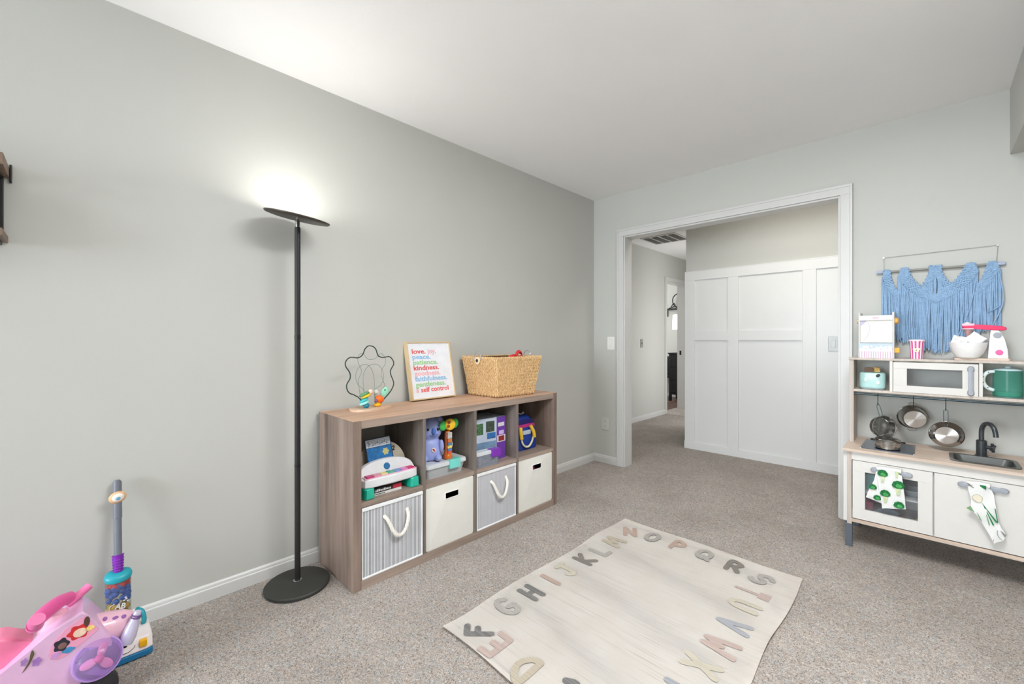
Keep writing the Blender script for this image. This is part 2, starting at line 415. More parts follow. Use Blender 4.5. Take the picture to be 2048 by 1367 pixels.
plate('light_switch', 'switch', 'white rocker light switch left of the wide doorway', (.185, YB, 1.101), (1, 0, 0), (0, -1, 0), .075, .118, 'switch')
plate('power_outlet', 'outlet', 'white power outlet low on the wall left of the doorway', (.125, YB, .361), (1, 0, 0), (0, -1, 0), .075, .116, 'socket', mat('outlet_plastic', (205, 204, 200), .4))
plate('hall_switch', 'switch', 'narrow light switch on the hall wall beside the far door', (-.62, 5.51, 1.078), (0, 1, 0), (1, 0, 0), .075, .12, 'small', mat('brushed_plate', (176, 172, 164), .35, .5))
plate('wall_panel_switch', 'switch', 'silver double switch plate on the white panelled wall', (1.70, 4.461, 1.099), (1, 0, 0), (0, -1, 0), .118, .124, 'double', mat('silver_plate', (158, 158, 156), .38, .5))
t = thing('air_vent', (-.19, 5.31, CH - .012), 'white slatted air vent in the hall ceiling', 'vent')
b = MB(); X0, X1, Y0, Y1 = -.42, .04, 5.08, 5.54
for q in ((X0, X1, Y0, Y0 + .025), (X0, X1, Y1 - .025, Y1), (X0, X0 + .025, Y0 + .0252, Y1 - .0252), (X1 - .025, X1, Y0 + .0252, Y1 - .0252)): b.box(*q, CH - .010, CH, .001)
for k in range(1, 4):
    xx = X0 + .0125 + (X1 - X0 - .025) * k / 4; b.box(xx - .009, xx + .009, Y0 + .0252, Y1 - .0252, CH - .010, CH, .001)
obj('vent_frame', b, TRIM, t)
VD = mat('vent_slat_grey', (196, 195, 192), .5)
for k in range(22):
    yy = Y0 + .035 + k * .0185
    b = MB(); b.T = Matrix.Translation((0, yy, CH - .006)) @ Matrix.Rotation(.6, 4, 'X'); b.box(X0 + .025, X1 - .025, -.007, .007, -.0008, .0008)
    obj('slat', b, VD, t)
boxo('vent_backing', (X0 + .02, X1 - .02, Y0 + .02, Y1 - .02, CH - .002, CH - .0005), mat('vent_dark', (150, 149, 147), .8), t)

# ---- what shows through the far doorway
DKW = mat('black_furniture_paint', (24, 24, 26), .35)
t = thing('dresser', (-.95, 7.72, .0), 'black dresser seen through the far hall doorway', 'dresser')
boxo('body', (-1.165, -.75, 7.6, 7.95, .12, .86), DKW, t, .004)
boxo('top', (-1.18, -.744, 7.585, 7.96, .86, .885), DKW, t, .004)
for x in (-1.15, -.78):
    for y in (7.62, 7.93): boxo('leg', (x - .02, x + .02, y - .02, y + .02, 0.002, .12), DKW, t, .003)
for z in (.16, .39, .62):
    dr_ = boxo('drawer', (-1.145, -.76, 7.588, 7.602, z, z + .21), DKW, t, .003)
    obj('knob', MB().lathe([(.006, 0), (.006, .012), (.013, .018), (.010, .026)], (-.95, 7.588, z + .105), (0, -1, 0), 12), STEEL, dr_)
t = thing('side_chair', (-1.42, 8.0, .0), 'dark low chair behind the black dresser', 'chair')
boxo('seat', (-1.58, -1.22, 7.82, 8.14, .40, .44), DKW, t, .01)
boxo('backrest', (-1.58, -1.22, 8.11, 8.15, .44, .80), DKW, t, .02)
for x in (-1.56, -1.24):
    for y in (7.84, 8.12): boxo('leg', (x - .018, x + .018, y - .018, y + .018, .002, .40), DKW, t, .003)
t = thing('table_lamp', (-.97, 7.72, .885), 'lit white drum table lamp on the black dresser', 'lamp')
obj('lamp_base', MB().lathe([(.07, 0), (.07, .02), (.02, .04), (.035, .14), (.05, .22), (.015, .34), (.012, .45)], (-.97, 7.72, .885), seg=20), DKW, t)
obj('lamp_shade', MB().lathe([(.170, 0), (.168, .09), (.160, .265), (.157, .265), (.165, .09), (.167, 0), (.170, 0)], (-.97, 7.72, 1.315), seg=28, cap0=False, cap1=False), mat('lit_lampshade', (255, 250, 240), .8, emit=1.0), t)
t = thing('picture_shelf', (-1.28, 8.12, 1.70), 'black picture shelf high on the far room wall', 'shelf')
boxo('board', (-1.50, -.90, 8.06, 8.2, 1.705, 1.73), DKW, t, .003)
for x in (-1.46, -.95):
    obj('bracket', MB().tube([(x, 8.19, 1.58), (x, 8.19, 1.70), (x, 8.08, 1.70)], .008, 8), DKW, t)
o = obj('round_sign', MB().tube([(-1.20 + .14 * math.cos(a), 8.15 - .02 * math.sin(a), 1.880 + .136 * math.sin(a)) for a in [2 * PI * k / 32 for k in range(32)]], .011, 8, True), DKW)
tag(o, 'black ring wreath standing on the picture shelf', 'wreath')
b = MB()
b.tube(smoothpath([(-1.36, 8.13, 1.76), (-1.33, 8.13, 1.81), (-1.30, 8.13, 1.83), (-1.28, 8.13, 1.79), (-1.31, 8.13, 1.77), (-1.35, 8.13, 1.75), (-1.40, 8.13, 1.742)]), .009, 8)
tag(obj('scroll_ornament', b, DKW), 'small dark scroll ornament on the picture shelf', 'ornament')

# ================================================================== bookcase with eight cubes
WSIDE = wood('oak_upright', (94, 77, 68), (160, 139, 126), 2)
WTOPLIT = wood('oak_lit_top', (172, 134, 110), (218, 180, 151), 1)  # warm light on the bookcase top, put into the wood colour
WIN_ = wood('oak_inner', (94, 85, 78), (148, 136, 127), 2, False)
WLOW = wood('oak_lying_grey', (126, 109, 98), (178, 158, 144), 1, False)
SX0, SX1, SY0, SY1, SH = .022, .414, .857, 2.314, .770
bk = thing('cube_bookcase', (.22, 1.585, 0), 'grey-brown wooden cube bookcase of eight cubes against the left wall', 'bookcase')
boxo('side_panel', (SX0, SX1, SY0, SY0 + .039, 0, SH - .0012), WSIDE, bk, .0012)
boxo('side_panel', (SX0, SX1, SY1 - .039, SY1, 0, SH - .0012), WSIDE, bk, .0012)
boxo('top_panel', (SX0, SX1, SY0 + .039, SY1 - .039, SH - .037, SH - .0012), WLOW, bk, .0006)
boxo('top_lit_sheet', (SX0 + .001, SX1 - .001, SY0 + .001, SY1 - .001, SH - .0012, SH + .0004), WTOPLIT, bk)  # thin added sheet carrying the painted warm light of the top
boxo('bottom_panel', (SX0, SX1, SY0 + .039, SY1 - .039, 0, .042), WLOW, bk, .0012)
BAYS = [(.896, 1.228), (1.244, 1.568), (1.586, 1.914), (1.932, 2.275)]
for k in range(3):
    boxo('divider', (SX0, SX1 - .002, BAYS[k][1], BAYS[k + 1][0], .042, SH - .037), WIN_, bk, .0008)
for y0, y1 in BAYS:
    boxo('shelf_board', (SX0, SX1 - .003, y0, y1, .372, .393), WLOW, bk, .0008)
ZS = .393   # level of the upper cubes' floor

# ------------------------------------------------ fabric bins
STRIPE = stripes('bin_stripe', (236, 236, 238), (98, 98, 108), 1, .0073, .58, .9, .10)
STRIPE2 = stripes('bin_stripe_faint', (214, 213, 217), (178, 178, 184), 1, .0066, .5, .9, .2)
CREAM = mat('cream_felt', (232, 230, 222), .9, var=.02, bmp=.15, bs=500)
BINW = mat('bin_white_trim', (240, 240, 240), .8)
DARKIN = mat('bin_inner_dark', (60, 60, 66), .9)
ROPE = mat('white_rope', (232, 226, 216), .9, bmp=.2, bs=600)
def open_box(x0, x1, y0, y1, z0, z1, t, front=True):
    b = MB(); b.box(x0, x1, y0, y1, z0, z0 + t); b.box(x0, x0 + t, y0, y1, z0 + t, z1)
    b.box(x0 + t, x1 - t, y0, y0 + t, z0 + t, z1); b.box(x0 + t, x1 - t, y1 - t, y1, z0 + t, z1)
    return b
def twist_rope(pts, r, turns):
    P = smoothpath(pts, 14); b = MB(); n = len(P)
    for s in range(3):
        Q = []
        for i, p in enumerate(P):
            tg = (P[min(i + 1, n - 1)] - P[max(i - 1, 0)]).normalized(); u = tg.cross(Vector((1, 0, 0))).normalized(); w = tg.cross(u)
            a = 2 * PI * (turns * i / n + s / 3); Q.append(p + (u * math.cos(a) + w * math.sin(a)) * r * .55)
        b.tube(Q, r * .62, 7)
    return b
def striped_bin(y0, y1, label, m):
    x0, x1, z0, z1 = .05, .404, .0425, .366
    t = thing('striped_bin', (.23, (y0 + y1) / 2, z0), label, 'storage bin', 'fabric bins in the bottom cubes')
    obj('bin_body', open_box(x0, x1, y0, y1, z0, z1, .006), DARKIN, t)
    obj('front_panel', MB().prism(rrect((y1 - y0) / 2, (z1 - z0) / 2, .008, 3), lambda u, v: Vector((x1 - .006, (y0 + y1) / 2 + u, (z0 + z1) / 2 + v)), lambda u, v: Vector((x1 + .005 + .006 * (1 - (u / .17) ** 2), (y0 + y1) / 2 + u, (z0 + z1) / 2 + v)), .002), m, t)
    b = MB(); e = x1 + .008
    b.box(x1 - .004, e + .003, y0, y1, z1 - .014, z1 + .002, .003).box(x1 - .004, e + .002, y0, y1, z0 - .0005, z0 + .008, .003)
    b.box(x1 - .004, e, y0, y0 + .006, z0, z1, .002).box(x1 - .004, e, y1 - .006, y1, z0, z1, .002)
    obj('piping', b, BINW, t)
    c = (y0 + y1) / 2 + .012; X = x1 + .018
    obj('rope_handle', twist_rope([(X - .012, c - .064, .302), (X, c - .052, .285), (X + .012, c - .026, .225), (X + .014, c + .004, .198), (X + .012, c + .036, .216), (X + .004, c + .058, .268), (X - .012, c + .060, .305)], .0078, 11), ROPE, t)
    return t
def cream_bin(y0, y1, label):
    x0, x1, z0, z1 = .05, .405, .0425, .370
    t = thing('cream_bin', (.23, (y0 + y1) / 2, z0), label, 'storage bin', 'fabric bins in the bottom cubes')
    obj('bin_body', open_box(x0, x1, y0, y1, z0, z1, .006), DARKIN, t)
    cy, cz = (y0 + y1) / 2, (z0 + z1) / 2; hz = .302 - cz
    out = rrect((y1 - y0) / 2, (z1 - z0) / 2, .012, 4); inn = [(u + .006, v + hz) for u, v in rrect(.046, .0165, .005, 4)]
    xf = lambda u, v, k: Vector((x1 + k + .009 * max(0, 1 - (u / .165) ** 2) * max(0, 1 - ((v + .02) / .2) ** 2), cy + u, cz + v))
    b = MB(); mid = [((a[0] * .55 + q[0] * .45), (a[1] * .55 + q[1] * .45)) for a, q in zip(out, inn)]
    b.loft([[xf(u, v, -.006) for u, v in inn], [xf(u, v, 0) for u, v in inn], [xf(u, v, .001) for u, v in mid], [xf(u, v, 0) for u, v in out], [xf(u, v, -.006) for u, v in out], [xf(u, v, -.006) for u, v in inn]])
    obj('front_panel', b, CREAM, t)
    obj('slot_rim', MB().tube([xf(u, v, .0012) for u, v in inn], .0018, 6, True), BINW, t)
    return t
striped_bin(BAYS[0][0] + .003, BAYS[0][1] - .003, 'grey striped bin with rope handle, nearest the floor lamp', STRIPE)
cream_bin(BAYS[1][0] + .003, BAYS[1][1] - .002, 'plain cream bin with dark handle slot between the two striped bins')
striped_bin(BAYS[2][0] + .003, BAYS[2][1] - .006, 'faintly striped grey bin with rope handle between the cream bins', STRIPE2)
cream_bin(BAYS[3][0] + .003, BAYS[3][1] - .004, 'plain cream bin at the doorway end with pink showing in its slot')
tag(obj('pink_plush', MB().ball((.350, 2.08, .20), (.046, .070, .155), 20, 14), mat('pink_plush_fabric', (205, 90, 120), .95, bmp=.3), None), 'pink plush toy inside the cream bin at the doorway end', 'toy')

# ------------------------------------------------ cube 1: keyboard toy, card, arch, books
TEAL = mat('teal_plastic', (20, 178, 150), .35, coat=.3)
t = thing('toy_piano', (.33, 1.07, ZS), 'white toy piano with rainbow keys standing on teal feet', 'toy piano')
py0, py1 = .912, 1.219; pm = (py0 + py1) / 2
# local frame: slightly raised, front at x=.392
outl = [(.30, -.150), (.33, -.153), (.36, -.150), (.388, -.138), (.396, -.11), (.398, 0), (.396, .11), (.388, .138), (.36, .150), (.33, .153), (.30, .150)]
obj('body', MB().prism(outl, lambda x, y: Vector((x, pm + y, .443)), lambda x, y: Vector((x, pm + y, .485)), .008), WHITE, t)
arch = [(-.148, .47)] + [(.148 * math.cos(a) * -1, .485 + .062 * math.sin(a) ** .8) for a in [PI * k / 18 for k in range(19)]] + [(.148, .47)]
obj('arched_back', MB().prism(arch, lambda y, z: Vector((.312 - (z - .48) * .15, pm + y, z)), lambda y, z: Vector((.350 - (z - .48) * .45, pm + y, z)), .006), WHITE, t)
KEYC = [(196, 44, 110), (222, 150, 170), (228, 214, 150), (86, 176, 150), (120, 150, 205), (216, 130, 190), (210, 30, 100)]
obj('key_tray', MB().prism([(.348, -.135), (.388, -.138), (.388, .138), (.348, .135)], lambda x, y: Vector((x, pm + y, .482)), lambda x, y: Vector((x, pm + y, .4885)), .001), mat('piano_tray_pink', (226, 168, 190), .4), t)
for k in range(7):
    ya = pm - .128 + k * .0366
    boxo('piano_key', (.352, .385, ya + .0012, ya + .0354, .486, .4945), mat('piano_key_%d' % k, KEYC[k], .35), t, .002, label=('crimson', 'pale pink', 'pale yellow', 'green', 'blue', 'pink', 'magenta')[k] + ' piano key')
obj('blue_button', MB().lathe([(.0165, 0), (.0165, .002), (.0160, .0025)], (.3358, pm + .0, .513), (.912, 0, .41), 20), mat('piano_blue', (20, 105, 160), .4), t)
for yy in (pm - .118, pm + .125):
    obj('foot', MB().prism([(.30, -.029), (.385, -.029), (.399, -.019), (.399, .019), (.385, .029), (.30, .029)], lambda x, y: Vector((x, yy + y, ZS)), lambda x, y: Vector((x, yy + y * .86, .443)), .006), TEAL, t)
t = thing('music_card', (.22, 1.02, ZS), 'blue song card printed with music notes behind the toy piano', 'card')
U = Vector((0, .995, .02)).normalized(); V = Vector((-.25, -.06, .97)).normalized(); n_ = U.cross(V); O = Vector((.287, 1.050, .578))
f = lambda k: (lambda u, v: O + U * u + V * v + n_ * k)
NAVY = mat('card_navy', (22, 40, 66), .45); 
obj('card_back', MB().prism(rrect(.070, .069, .004, 2), f(0), f(.006), .001), NAVY, t)
obj('blue_field', MB().prism([(-.065, -.044), (.065, -.044), (.065, .024), (-.065, .024)], f(.006), f(.0064)), mat('card_blue', (30, 105, 165), .4, var=.35, vs=60), t)
obj('stave_field', MB().prism([(-.065, .026), (.065, .026), (.065, .064), (-.065, .064)], f(.006), f(.0064)), mat('card_pale', (205, 210, 220), .5), t)
b = MB()
for k in range(4): b.prism([(-.06, .034 + k * .008), (.06, .034 + k * .008), (.06, .0348 + k * .008), (-.06, .0348 + k * .008)], f(.0064), f(.0068))
for k in range(7):
    u = -.03 + k * .0125; v = .035 + (k % 3) * .005
    b.prism([(u + .003 * math.cos(a), v + .0024 * math.sin(a)) for a in [2 * PI * q / 8 for q in range(8)]], f(.0064), f(.007))
    b.prism([(u + .002, v), (u + .003, v), (u + .003, v + .014), (u + .002, v + .014)], f(.0064), f(.007))
b.tube([f(.0066)(*p) for p in [(-.052, .028), (-.047, .044), (-.05, .060), (-.055, .054), (-.047, .040), (-.054, .036)]], .0009, 5)
obj('music_notes', b, NAVY, t)
obj('gold_star', MB().prism([((.0 + (.02 if k % 2 == 0 else .014) * math.cos(PI * k / 6)) + .032, (.02 if k % 2 == 0 else .014) * math.sin(PI * k / 6) - .005) for k in range(12)], f(.0064), f(.0072)), mat('card_gold', (196, 186, 120), .5), t)
t = thing('toy_clock_arch', (.236, 1.07, ZS), 'cream arched toy panel with a black two behind the song card', 'toy')
BEI = mat('beige_plastic', (208, 198, 178), .5)
arch = [(-.150, ZS)] + [(-.15 * math.cos(a), .47 + .150 * math.sin(a)) for a in [PI * k / 24 for k in range(25)]] + [(.150, ZS)]
obj('arch_panel', MB().prism(arch, lambda y, z: Vector((.222, 1.075 + y, z)), lambda y, z: Vector((.250, 1.075 + y, z)), .008), BEI, t)
text('numeral', '2', .034, (.2508, 1.142, .560), (0, 1, 0), (0, 0, 1), BLACK, t, .001)
obj('printed_mark', MB().box(.249, .2512, .945, .965, .565, .569, .0005).box(.249, .2512, .94, .950, .569, .574, .0005), BLACK, t)
def book(name, label, x0, x1, y0, y1, z0, z1, cov, grp='books under the toy piano'):
    t = thing(name, ((x0 + x1) / 2, (y0 + y1) / 2, z0), label, 'book', grp)
    boxo('cover', (x0, x1, y0, y1, z0, z0 + .002), cov, t, .0005); boxo('cover', (x0, x1, y0, y1, z1 - .002, z1), cov, t, .0005)
    boxo('spine', (x1 - .002, x1, y0, y1, z0 + .002, z1 - .002), cov, t, .0004)
    boxo('pages', (x0 + .004, x1 - .002, y0 + .003, y1 - .003, z0 + .002, z1 - .002), mat('book_pages', (235, 230, 218), .9), t)
    return t
t = book('book', 'thin white book under the toy piano, lower of two', .262, .372, .980, 1.126, ZS, .4055, mat('book_white', (226, 224, 222), .5))
b = MB(); random.seed(3); y = .984
while y < 1.03: w_ = random.uniform(.003, .008); b.box(.3715, .3724, y, y + w_, .397, .4015); y += w_ + .0015
obj('spine_print', b, BLACK, t)
t = book('book', 'black spined book under the toy piano, upper of two', .262, .372, .980, 1.128, .4058, .4272, mat('book_black', (26, 26, 28), .4))
boxo('red_band', (.371, .3726, 1.078, 1.126, .4072, .4265), mat('book_red', (190, 38, 62), .4), t)
b = MB(); y = .986
while y < 1.062: w_ = random.uniform(.004, .012); b.box(.3715, .3725, y, y + w_, .411, .411 + random.choice((.008, .011))); y += w_ + .002
obj('spine_print', b, WHITE, t)

# ------------------------------------------------ cube 2: plastic box, koala, flower rattle
CLR = clearmat('clear_grey_plastic', (232, 236, 240), .5, .2)
CLR2 = clearmat('clear_lid_plastic', (234, 238, 242), .8, .25)
AQUA = mat('aqua_plastic', (120, 215, 205), .35, coat=.3)
def tub(name, label, cx, cy, z, lx, ly, h, latch, latchcol, fill, lw=.06, lidz=.018, tm=None):
    t = thing(name, (cx, cy, z), label, 'plastic box')
    def rr(k, d): return [(cx + a, cy + c) for a, c in rrect(lx / 2 * k - d, ly / 2 * k - d, .018, 4)]
    L = lambda k, d, zz: [Vector((a, c, zz)) for a, c in rr(k, d)]
    obj('tub', MB().loft([L(.9, .002, z + .004), L(.9, 0, z), L(.93, 0, z + .02), L(1, 0, z + h), L(1, .0025, z + h), L(.93, .0025, z + .02), L(.9, .003, z + .003)], cap1=True), tm or CLR, t)
    obj('lid', MB().loft([L(1.0, .004, z + h - .006), L(1.04, 0, z + h - .006), L(1.05, 0, z + h + .004), L(1.03, 0, z + h + lidz - .004), L(1.0, .006, z + h + lidz), L(.94, .006, z + h + lidz - .002)], cap1=True), CLR2, t)
    obj('latch', MB().box(cx + lx / 2 - .006, cx + lx / 2 + .012, latch - lw / 2, latch + lw / 2, z + h - .028, z + h + lidz + .001, .004).box(cx + lx / 2 - .035, cx + lx / 2 + .010, latch - lw / 2, latch + lw / 2, z + h + lidz - .003, z + h + lidz + .003, .002), latchcol, t)
    if fill:
        o = obj('contents', fill, mat(name + '_fill', (170, 160, 150), .8, var=.5, vs=40), t)
    return t
tub('lidded_box', 'shallow clear grey box with aqua latch under the koala toy', .235, 1.412, ZS, .265, .262, .062, 1.46, AQUA, MB().box(.13, .33, 1.31, 1.51, ZS + .004, ZS + .018, .006), .075)
ZL = ZS + .062 + .0175
KO = mat('koala_lilac', (158, 170, 226), .45, coat=.2)
kx, ky = .275, 1.350
t = thing('koala_toy', (kx, ky, ZL), 'lilac blue plastic koala toy sitting on the shallow lidded box', 'toy')
b = MB()
prof = [(.004, 0), (.045, .002), (.061, .022), (.065, .052), (.058, .088), (.048, .108), (.050, .118), (.060, .135), (.064, .160), (.060, .188), (.046, .208), (.025, .220), (.004, .224)]
P_ = smoothpath([(r, 0, h) for r, h in prof], 4)
b.lathe([(max(.001, p.x), p.z) for p in P_], (kx, ky, ZL), seg=28, sx=.82, sy=1.0)
obj('body', b, KO, t)
for s in (-1, 1):
    e_ = obj('ear', MB().ball((kx - .004, ky + s * .050, ZL + .198), (.014, .024, .025), 18, 12), KO, t)
    obj('inner_ear', MB().ball((kx + .008, ky + s * .052, ZL + .196), (.007, .014, .015), 14, 10), mat('koala_inner_ear', (176, 186, 232), .6), e_)
    obj('eye', MB().ball((kx + .0475, ky + .010 + s * .026, ZL + .167), (.005, .0075, .0085), 12, 8), BLACK, t)
    obj('eyebrow', MB().tube([(kx + .044, ky + .010 + s * .030 - .004, ZL + .184), (kx + .043, ky + .010 + s * .030 + .004, ZL + .185)], .0018, 6), mat('koala_brow', (50, 60, 110), .5), t)
    obj('arm', MB().ball((kx + .034, ky + s * .055, ZL + .075), (.018, .014, .034), 16, 10), KO, t)
    obj('leg', MB().ball((kx + .040, ky + s * .036, ZL + .018), (.034, .020, .018), 16, 10), KO, t)
obj('nose', MB().ball((kx + .054, ky + .012, ZL + .157), (.009, .012, .020), 16, 10), mat('koala_nose_blue', (70, 112, 190), .35, coat=.3), t)
obj('smile', MB().tube(smoothpath([(kx + .0495, ky - .010, ZL + .142), (kx + .0505, ky + .0, ZL + .133), (kx + .051, ky + .012, ZL + .130), (kx + .0505, ky + .024, ZL + .134), (kx + .048, ky + .032, ZL + .143)]), .0016, 6), mat('koala_smile', (40, 70, 140), .5), t)
bd = obj('white_badge', MB().lathe([(.0135, 0), (.0135, .002)], (kx + .0545, ky + .012, ZL + .062), (1, 0, .05), 20, sx=.8), WHITE, t)
obj('red_logo', MB().lathe([(.0105, 0), (.0105, .0026)], (kx + .0547, ky + .012, ZL + .062), (1, 0, .05), 20, sx=.42), mat('logo_red', (190, 60, 55), .4), bd)
t.rotation_euler = (0, 0, -.42); t.scale = (1.05, 1.05, 1.05); t.location.y += .010
fx, fy = .334, 1.440
t = thing('flower_rattle', (fx, fy, ZL), 'orange toy with yellow spotted flower head beside the koala', 'toy')
ORG = mat('orange_plastic', (214, 105, 40), .4)
obj('base', MB().lathe([(.004, 0), (.026, .002), (.030, .012), (.026, .024), (.020, .05), (.019, .145), (.012, .155)], (fx, fy, ZL), seg=20, sy=.85), ORG, t)
for k, (c, z0, z1) in enumerate((((196, 196, 190), .115, .150), ((216, 120, 60), .095, .114), ((96, 128, 160), .078, .094), ((222, 205, 110), .062, .077), ((90, 130, 190), .048, .061), ((225, 90, 70), .030, .047), ((240, 210, 110), .012, .029))):
    boxo('picture_strip', (fx + .006, fx + .0225, fy - .014, fy + .014, ZL + z0, ZL + z1), mat('strip_%d' % k, c, .45, var=.25, vs=120), t, .002)
obj('white_handle', MB().tube(smoothpath([(fx, fy + .012, ZL + .065), (fx, fy + .026, ZL + .066), (fx, fy + .028, ZL + .085), (fx, fy + .012, ZL + .09)]), .005, 8), WHITE, t)
hz = ZL + .192
obj('flower_head', MB().lathe([(.004, -.010), (.028, -.009), (.033, 0), (.028, .009), (.004, .011)], (fx + .01, fy + .008, hz), (1, -.25, .1), 24), mat('flower_yellow', (240, 190, 40), .4), t)
for a in (.7, 2.2, 3.7, 5.2):
    obj('brown_spot', MB().lathe([(.0085, .0), (.0085, .0125)], (fx + .01 - .002, fy + .008 + .016 * math.cos(a), hz + .016 * math.sin(a)), (1, -.25, .1), 10), mat('spot_brown', (140, 66, 26), .5), t)
GRN = mat('leaf_green_plastic', (70, 190, 90), .4)
for s, zz in ((-1, -.004), (1, .0)):
    obj('leaf', MB().ball((fx + .0, fy + .008 + s * .040, hz + zz), (.012, .026, .028), 16, 10), GRN, t)

# ------------------------------------------------ cube 3: toy brick box and clear box
t = thing('toy_brick_box', (.17, 1.74, ZS), 'tall purple and white toy building set carton beside the clear box', 'box')
PUR = mat('carton_purple', (112, 62, 168), .4)
bx0, bx1, by0, by1, bz1 = .10, .318, 1.600, 1.855, .655
# the carton stands turned a little: white picture face to the camera, purple narrow face to the front
A_ = Vector((.318, 1.845, 0)); U1 = Vector((-.55, -.835, 0)).normalized(); U2 = Vector((-.835, .55, 0)).normalized()
A_ = Vector((.335, 1.815, 0))
U1 = Vector((-.10, -.995, 0)).normalized(); U2 = Vector((-.55, .84, 0)).normalized()
corn = [A_, A_ + U1 * .215, A_ + U1 * .215 + Vector((-.20, .02, 0)), Vector((.16, 1.898, 0)), Vector((.333, 1.893, 0))]
b = MB(); lo = [Vector((p.x, p.y, ZS)) for p in corn]; hi = [Vector((p.x, p.y, bz1)) for p in corn]
b.loft([lo, hi], cap0=True, cap1=True)
obj('carton', b, mat('carton_white_blue', (196, 208, 224), .45, var=.12, vs=10), t, smooth=0)
def face(p, q, u0, u1, v0, v1, out, m, name, par):
    p, q = Vector(p), Vector(q); d_ = (q - p); n2 = Vector((d_.y, -d_.x, 0)).normalized()
    if n2.x < 0: n2 = -n2
    g = lambda k: (lambda u, v: Vector((p.x + d_.x * u, p.y + d_.y * u, ZS + (bz1 - ZS) * v)) + n2 * k)
    return obj(name, MB().prism([(u0, v0), (u1, v0), (u1, v1), (u0, v1)], g(0), g(out)), m, par)
face(corn[0], corn[4], 0, 1, 0, 1, .0008, PUR, 'purple_face', t)
face(corn[0], corn[4], .15, .85, .77, .86, .0016, WHITE, 'white_print', t)
face(corn[0], corn[4], .25, .8, .58, .67, .0016, mat('print_lilac', (210, 190, 230), .5), 'white_print', t)
lg = face(corn[0], corn[4], .05, .98, .40, .56, .0016, WHITE, 'logo_field', t)
face(corn[0], corn[4], .2, .85, .42, .54, .0022, mat('logo_dark_red', (150, 40, 40), .5, var=.5, vs=150), 'logo_print', lg)
face(corn[1], corn[0], .30, .52, .64, .90, .0008, mat('carton_picture_green', (70, 110, 70), .5, var=.6, vs=70), 'picture', t)
face(corn[1], corn[0], .62, .92, .68, .93, .0008, mat('carton_picture_dark', (64, 76, 62), .5, var=.6, vs=70), 'picture', t)
face(corn[1], corn[0], .66, .96, .52, .66, .0010, mat('carton_picture_blue', (48, 108, 170), .5, var=.3, vs=60), 'picture', t)
face(corn[1], corn[0], .02, .98, .0, .46, .0006, mat('carton_band_blue', (120, 150, 180), .5, var=.2, vs=20), 'picture', t)
random.seed(5)
b = MB()
for k in range(26):
    b.ball((.37 + random.uniform(-.015, .0), random.uniform(1.63, 1.77), ZS + .008 + random.uniform(0, .03)), (.008, random.uniform(.008, .016), .007), 8, 6)
PURL = mat('purple_latch', (128, 44, 176), .35, coat=.3)
tub('clear_craft_box', 'small clear box with purple latch in front of the toy carton', .376, 1.690, ZS, .052, .188, .076, 1.742, PURL, b, .070, .014, clearmat('clear_craft_plastic', (206, 212, 224), .25, .15))

# ------------------------------------------------ cube 4: blue bag
t = thing('blue_bag', (.25, 2.125, ZS), 'royal blue zip bag with yellow and white strap', 'bag')
BLU = mat('bag_blue', (22, 58, 150), .7, bmp=.2, bs=400)
b = MB(); rings = []
for z, w, d_, dx in ((0, .104, .055, 0), (.012, .110, .06, 0), (.10, .108, .058, 0), (.16, .098, .052, -.004), (.20, .08, .042, -.008), (.225, .05, .026, -.01), (.232, .02, .01, -.01)):
    rings.append([Vector((.255 + dx + a, 2.12 + c, ZS + z)) for a, c in rrect(d_, w, min(.03, d_ * .7), 5)])
b.loft(rings, cap0=True, cap1=True); obj('bag_body', b, BLU, t, smooth=60)
PK = mat('bag_pink', (176, 40, 120), .7); DB = mat('bag_navy', (24, 22, 96), .7)
def band(z0, z1, w0, w1, d0, d1, m, name):
    R = [[Vector((.252 + a, 2.12 + c, ZS + z0 + (z1 - z0) * k)) for a, c in rrect(d0 + (d1 - d0) * k + .002, w0 + (w1 - w0) * k + .002, .03, 5)] for k in (0, 1)]
    return obj(name, MB().loft(R), m, t)
band(.150, .172, .101, .094, .054, .049, PK, 'pink_band')
band(.174, .204, .093, .077, .049, .041, DB, 'navy_top')
obj('front_pocket_top', MB().box(.308, .320, 2.075, 2.150, ZS + .104, ZS + .132, .004), mat('bag_pale', (190, 200, 215), .8), t)
YEL = mat('bag_yellow', (236, 190, 50), .7)
pts = smoothpath([(.318, 2.052, ZS + .150), (.324, 2.048, ZS + .105), (.328, 2.058, ZS + .055), (.330, 2.09, ZS + .028), (.330, 2.125, ZS + .030), (.328, 2.155, ZS + .06), (.324, 2.168, ZS + .10), (.316, 2.150, ZS + .150)], 8)
obj('strap', MB().tube(pts, .0065, 8), mat('bag_strap_white', (232, 226, 190), .8), t)
obj('strap_pad', MB().tube(smoothpath([(.318, 2.050, ZS + .158), (.327, 2.044, ZS + .12), (.330, 2.048, ZS + .085)], 6), .0125, 10), YEL, t)
obj('strap_pad', MB().tube(smoothpath([(.316, 2.148, ZS + .160), (.328, 2.166, ZS + .12), (.332, 2.172, ZS + .080)], 6), .0125, 10), YEL, t)
obj('carry_loop', MB().tube(smoothpath([(.25, 2.075, ZS + .222), (.255, 2.085, ZS + .240), (.26, 2.12, ZS + .234), (.258, 2.14, ZS + .245), (.25, 2.15, ZS + .222)]), .003, 6), mat('bag_loop_white', (225, 225, 230), .7), t)

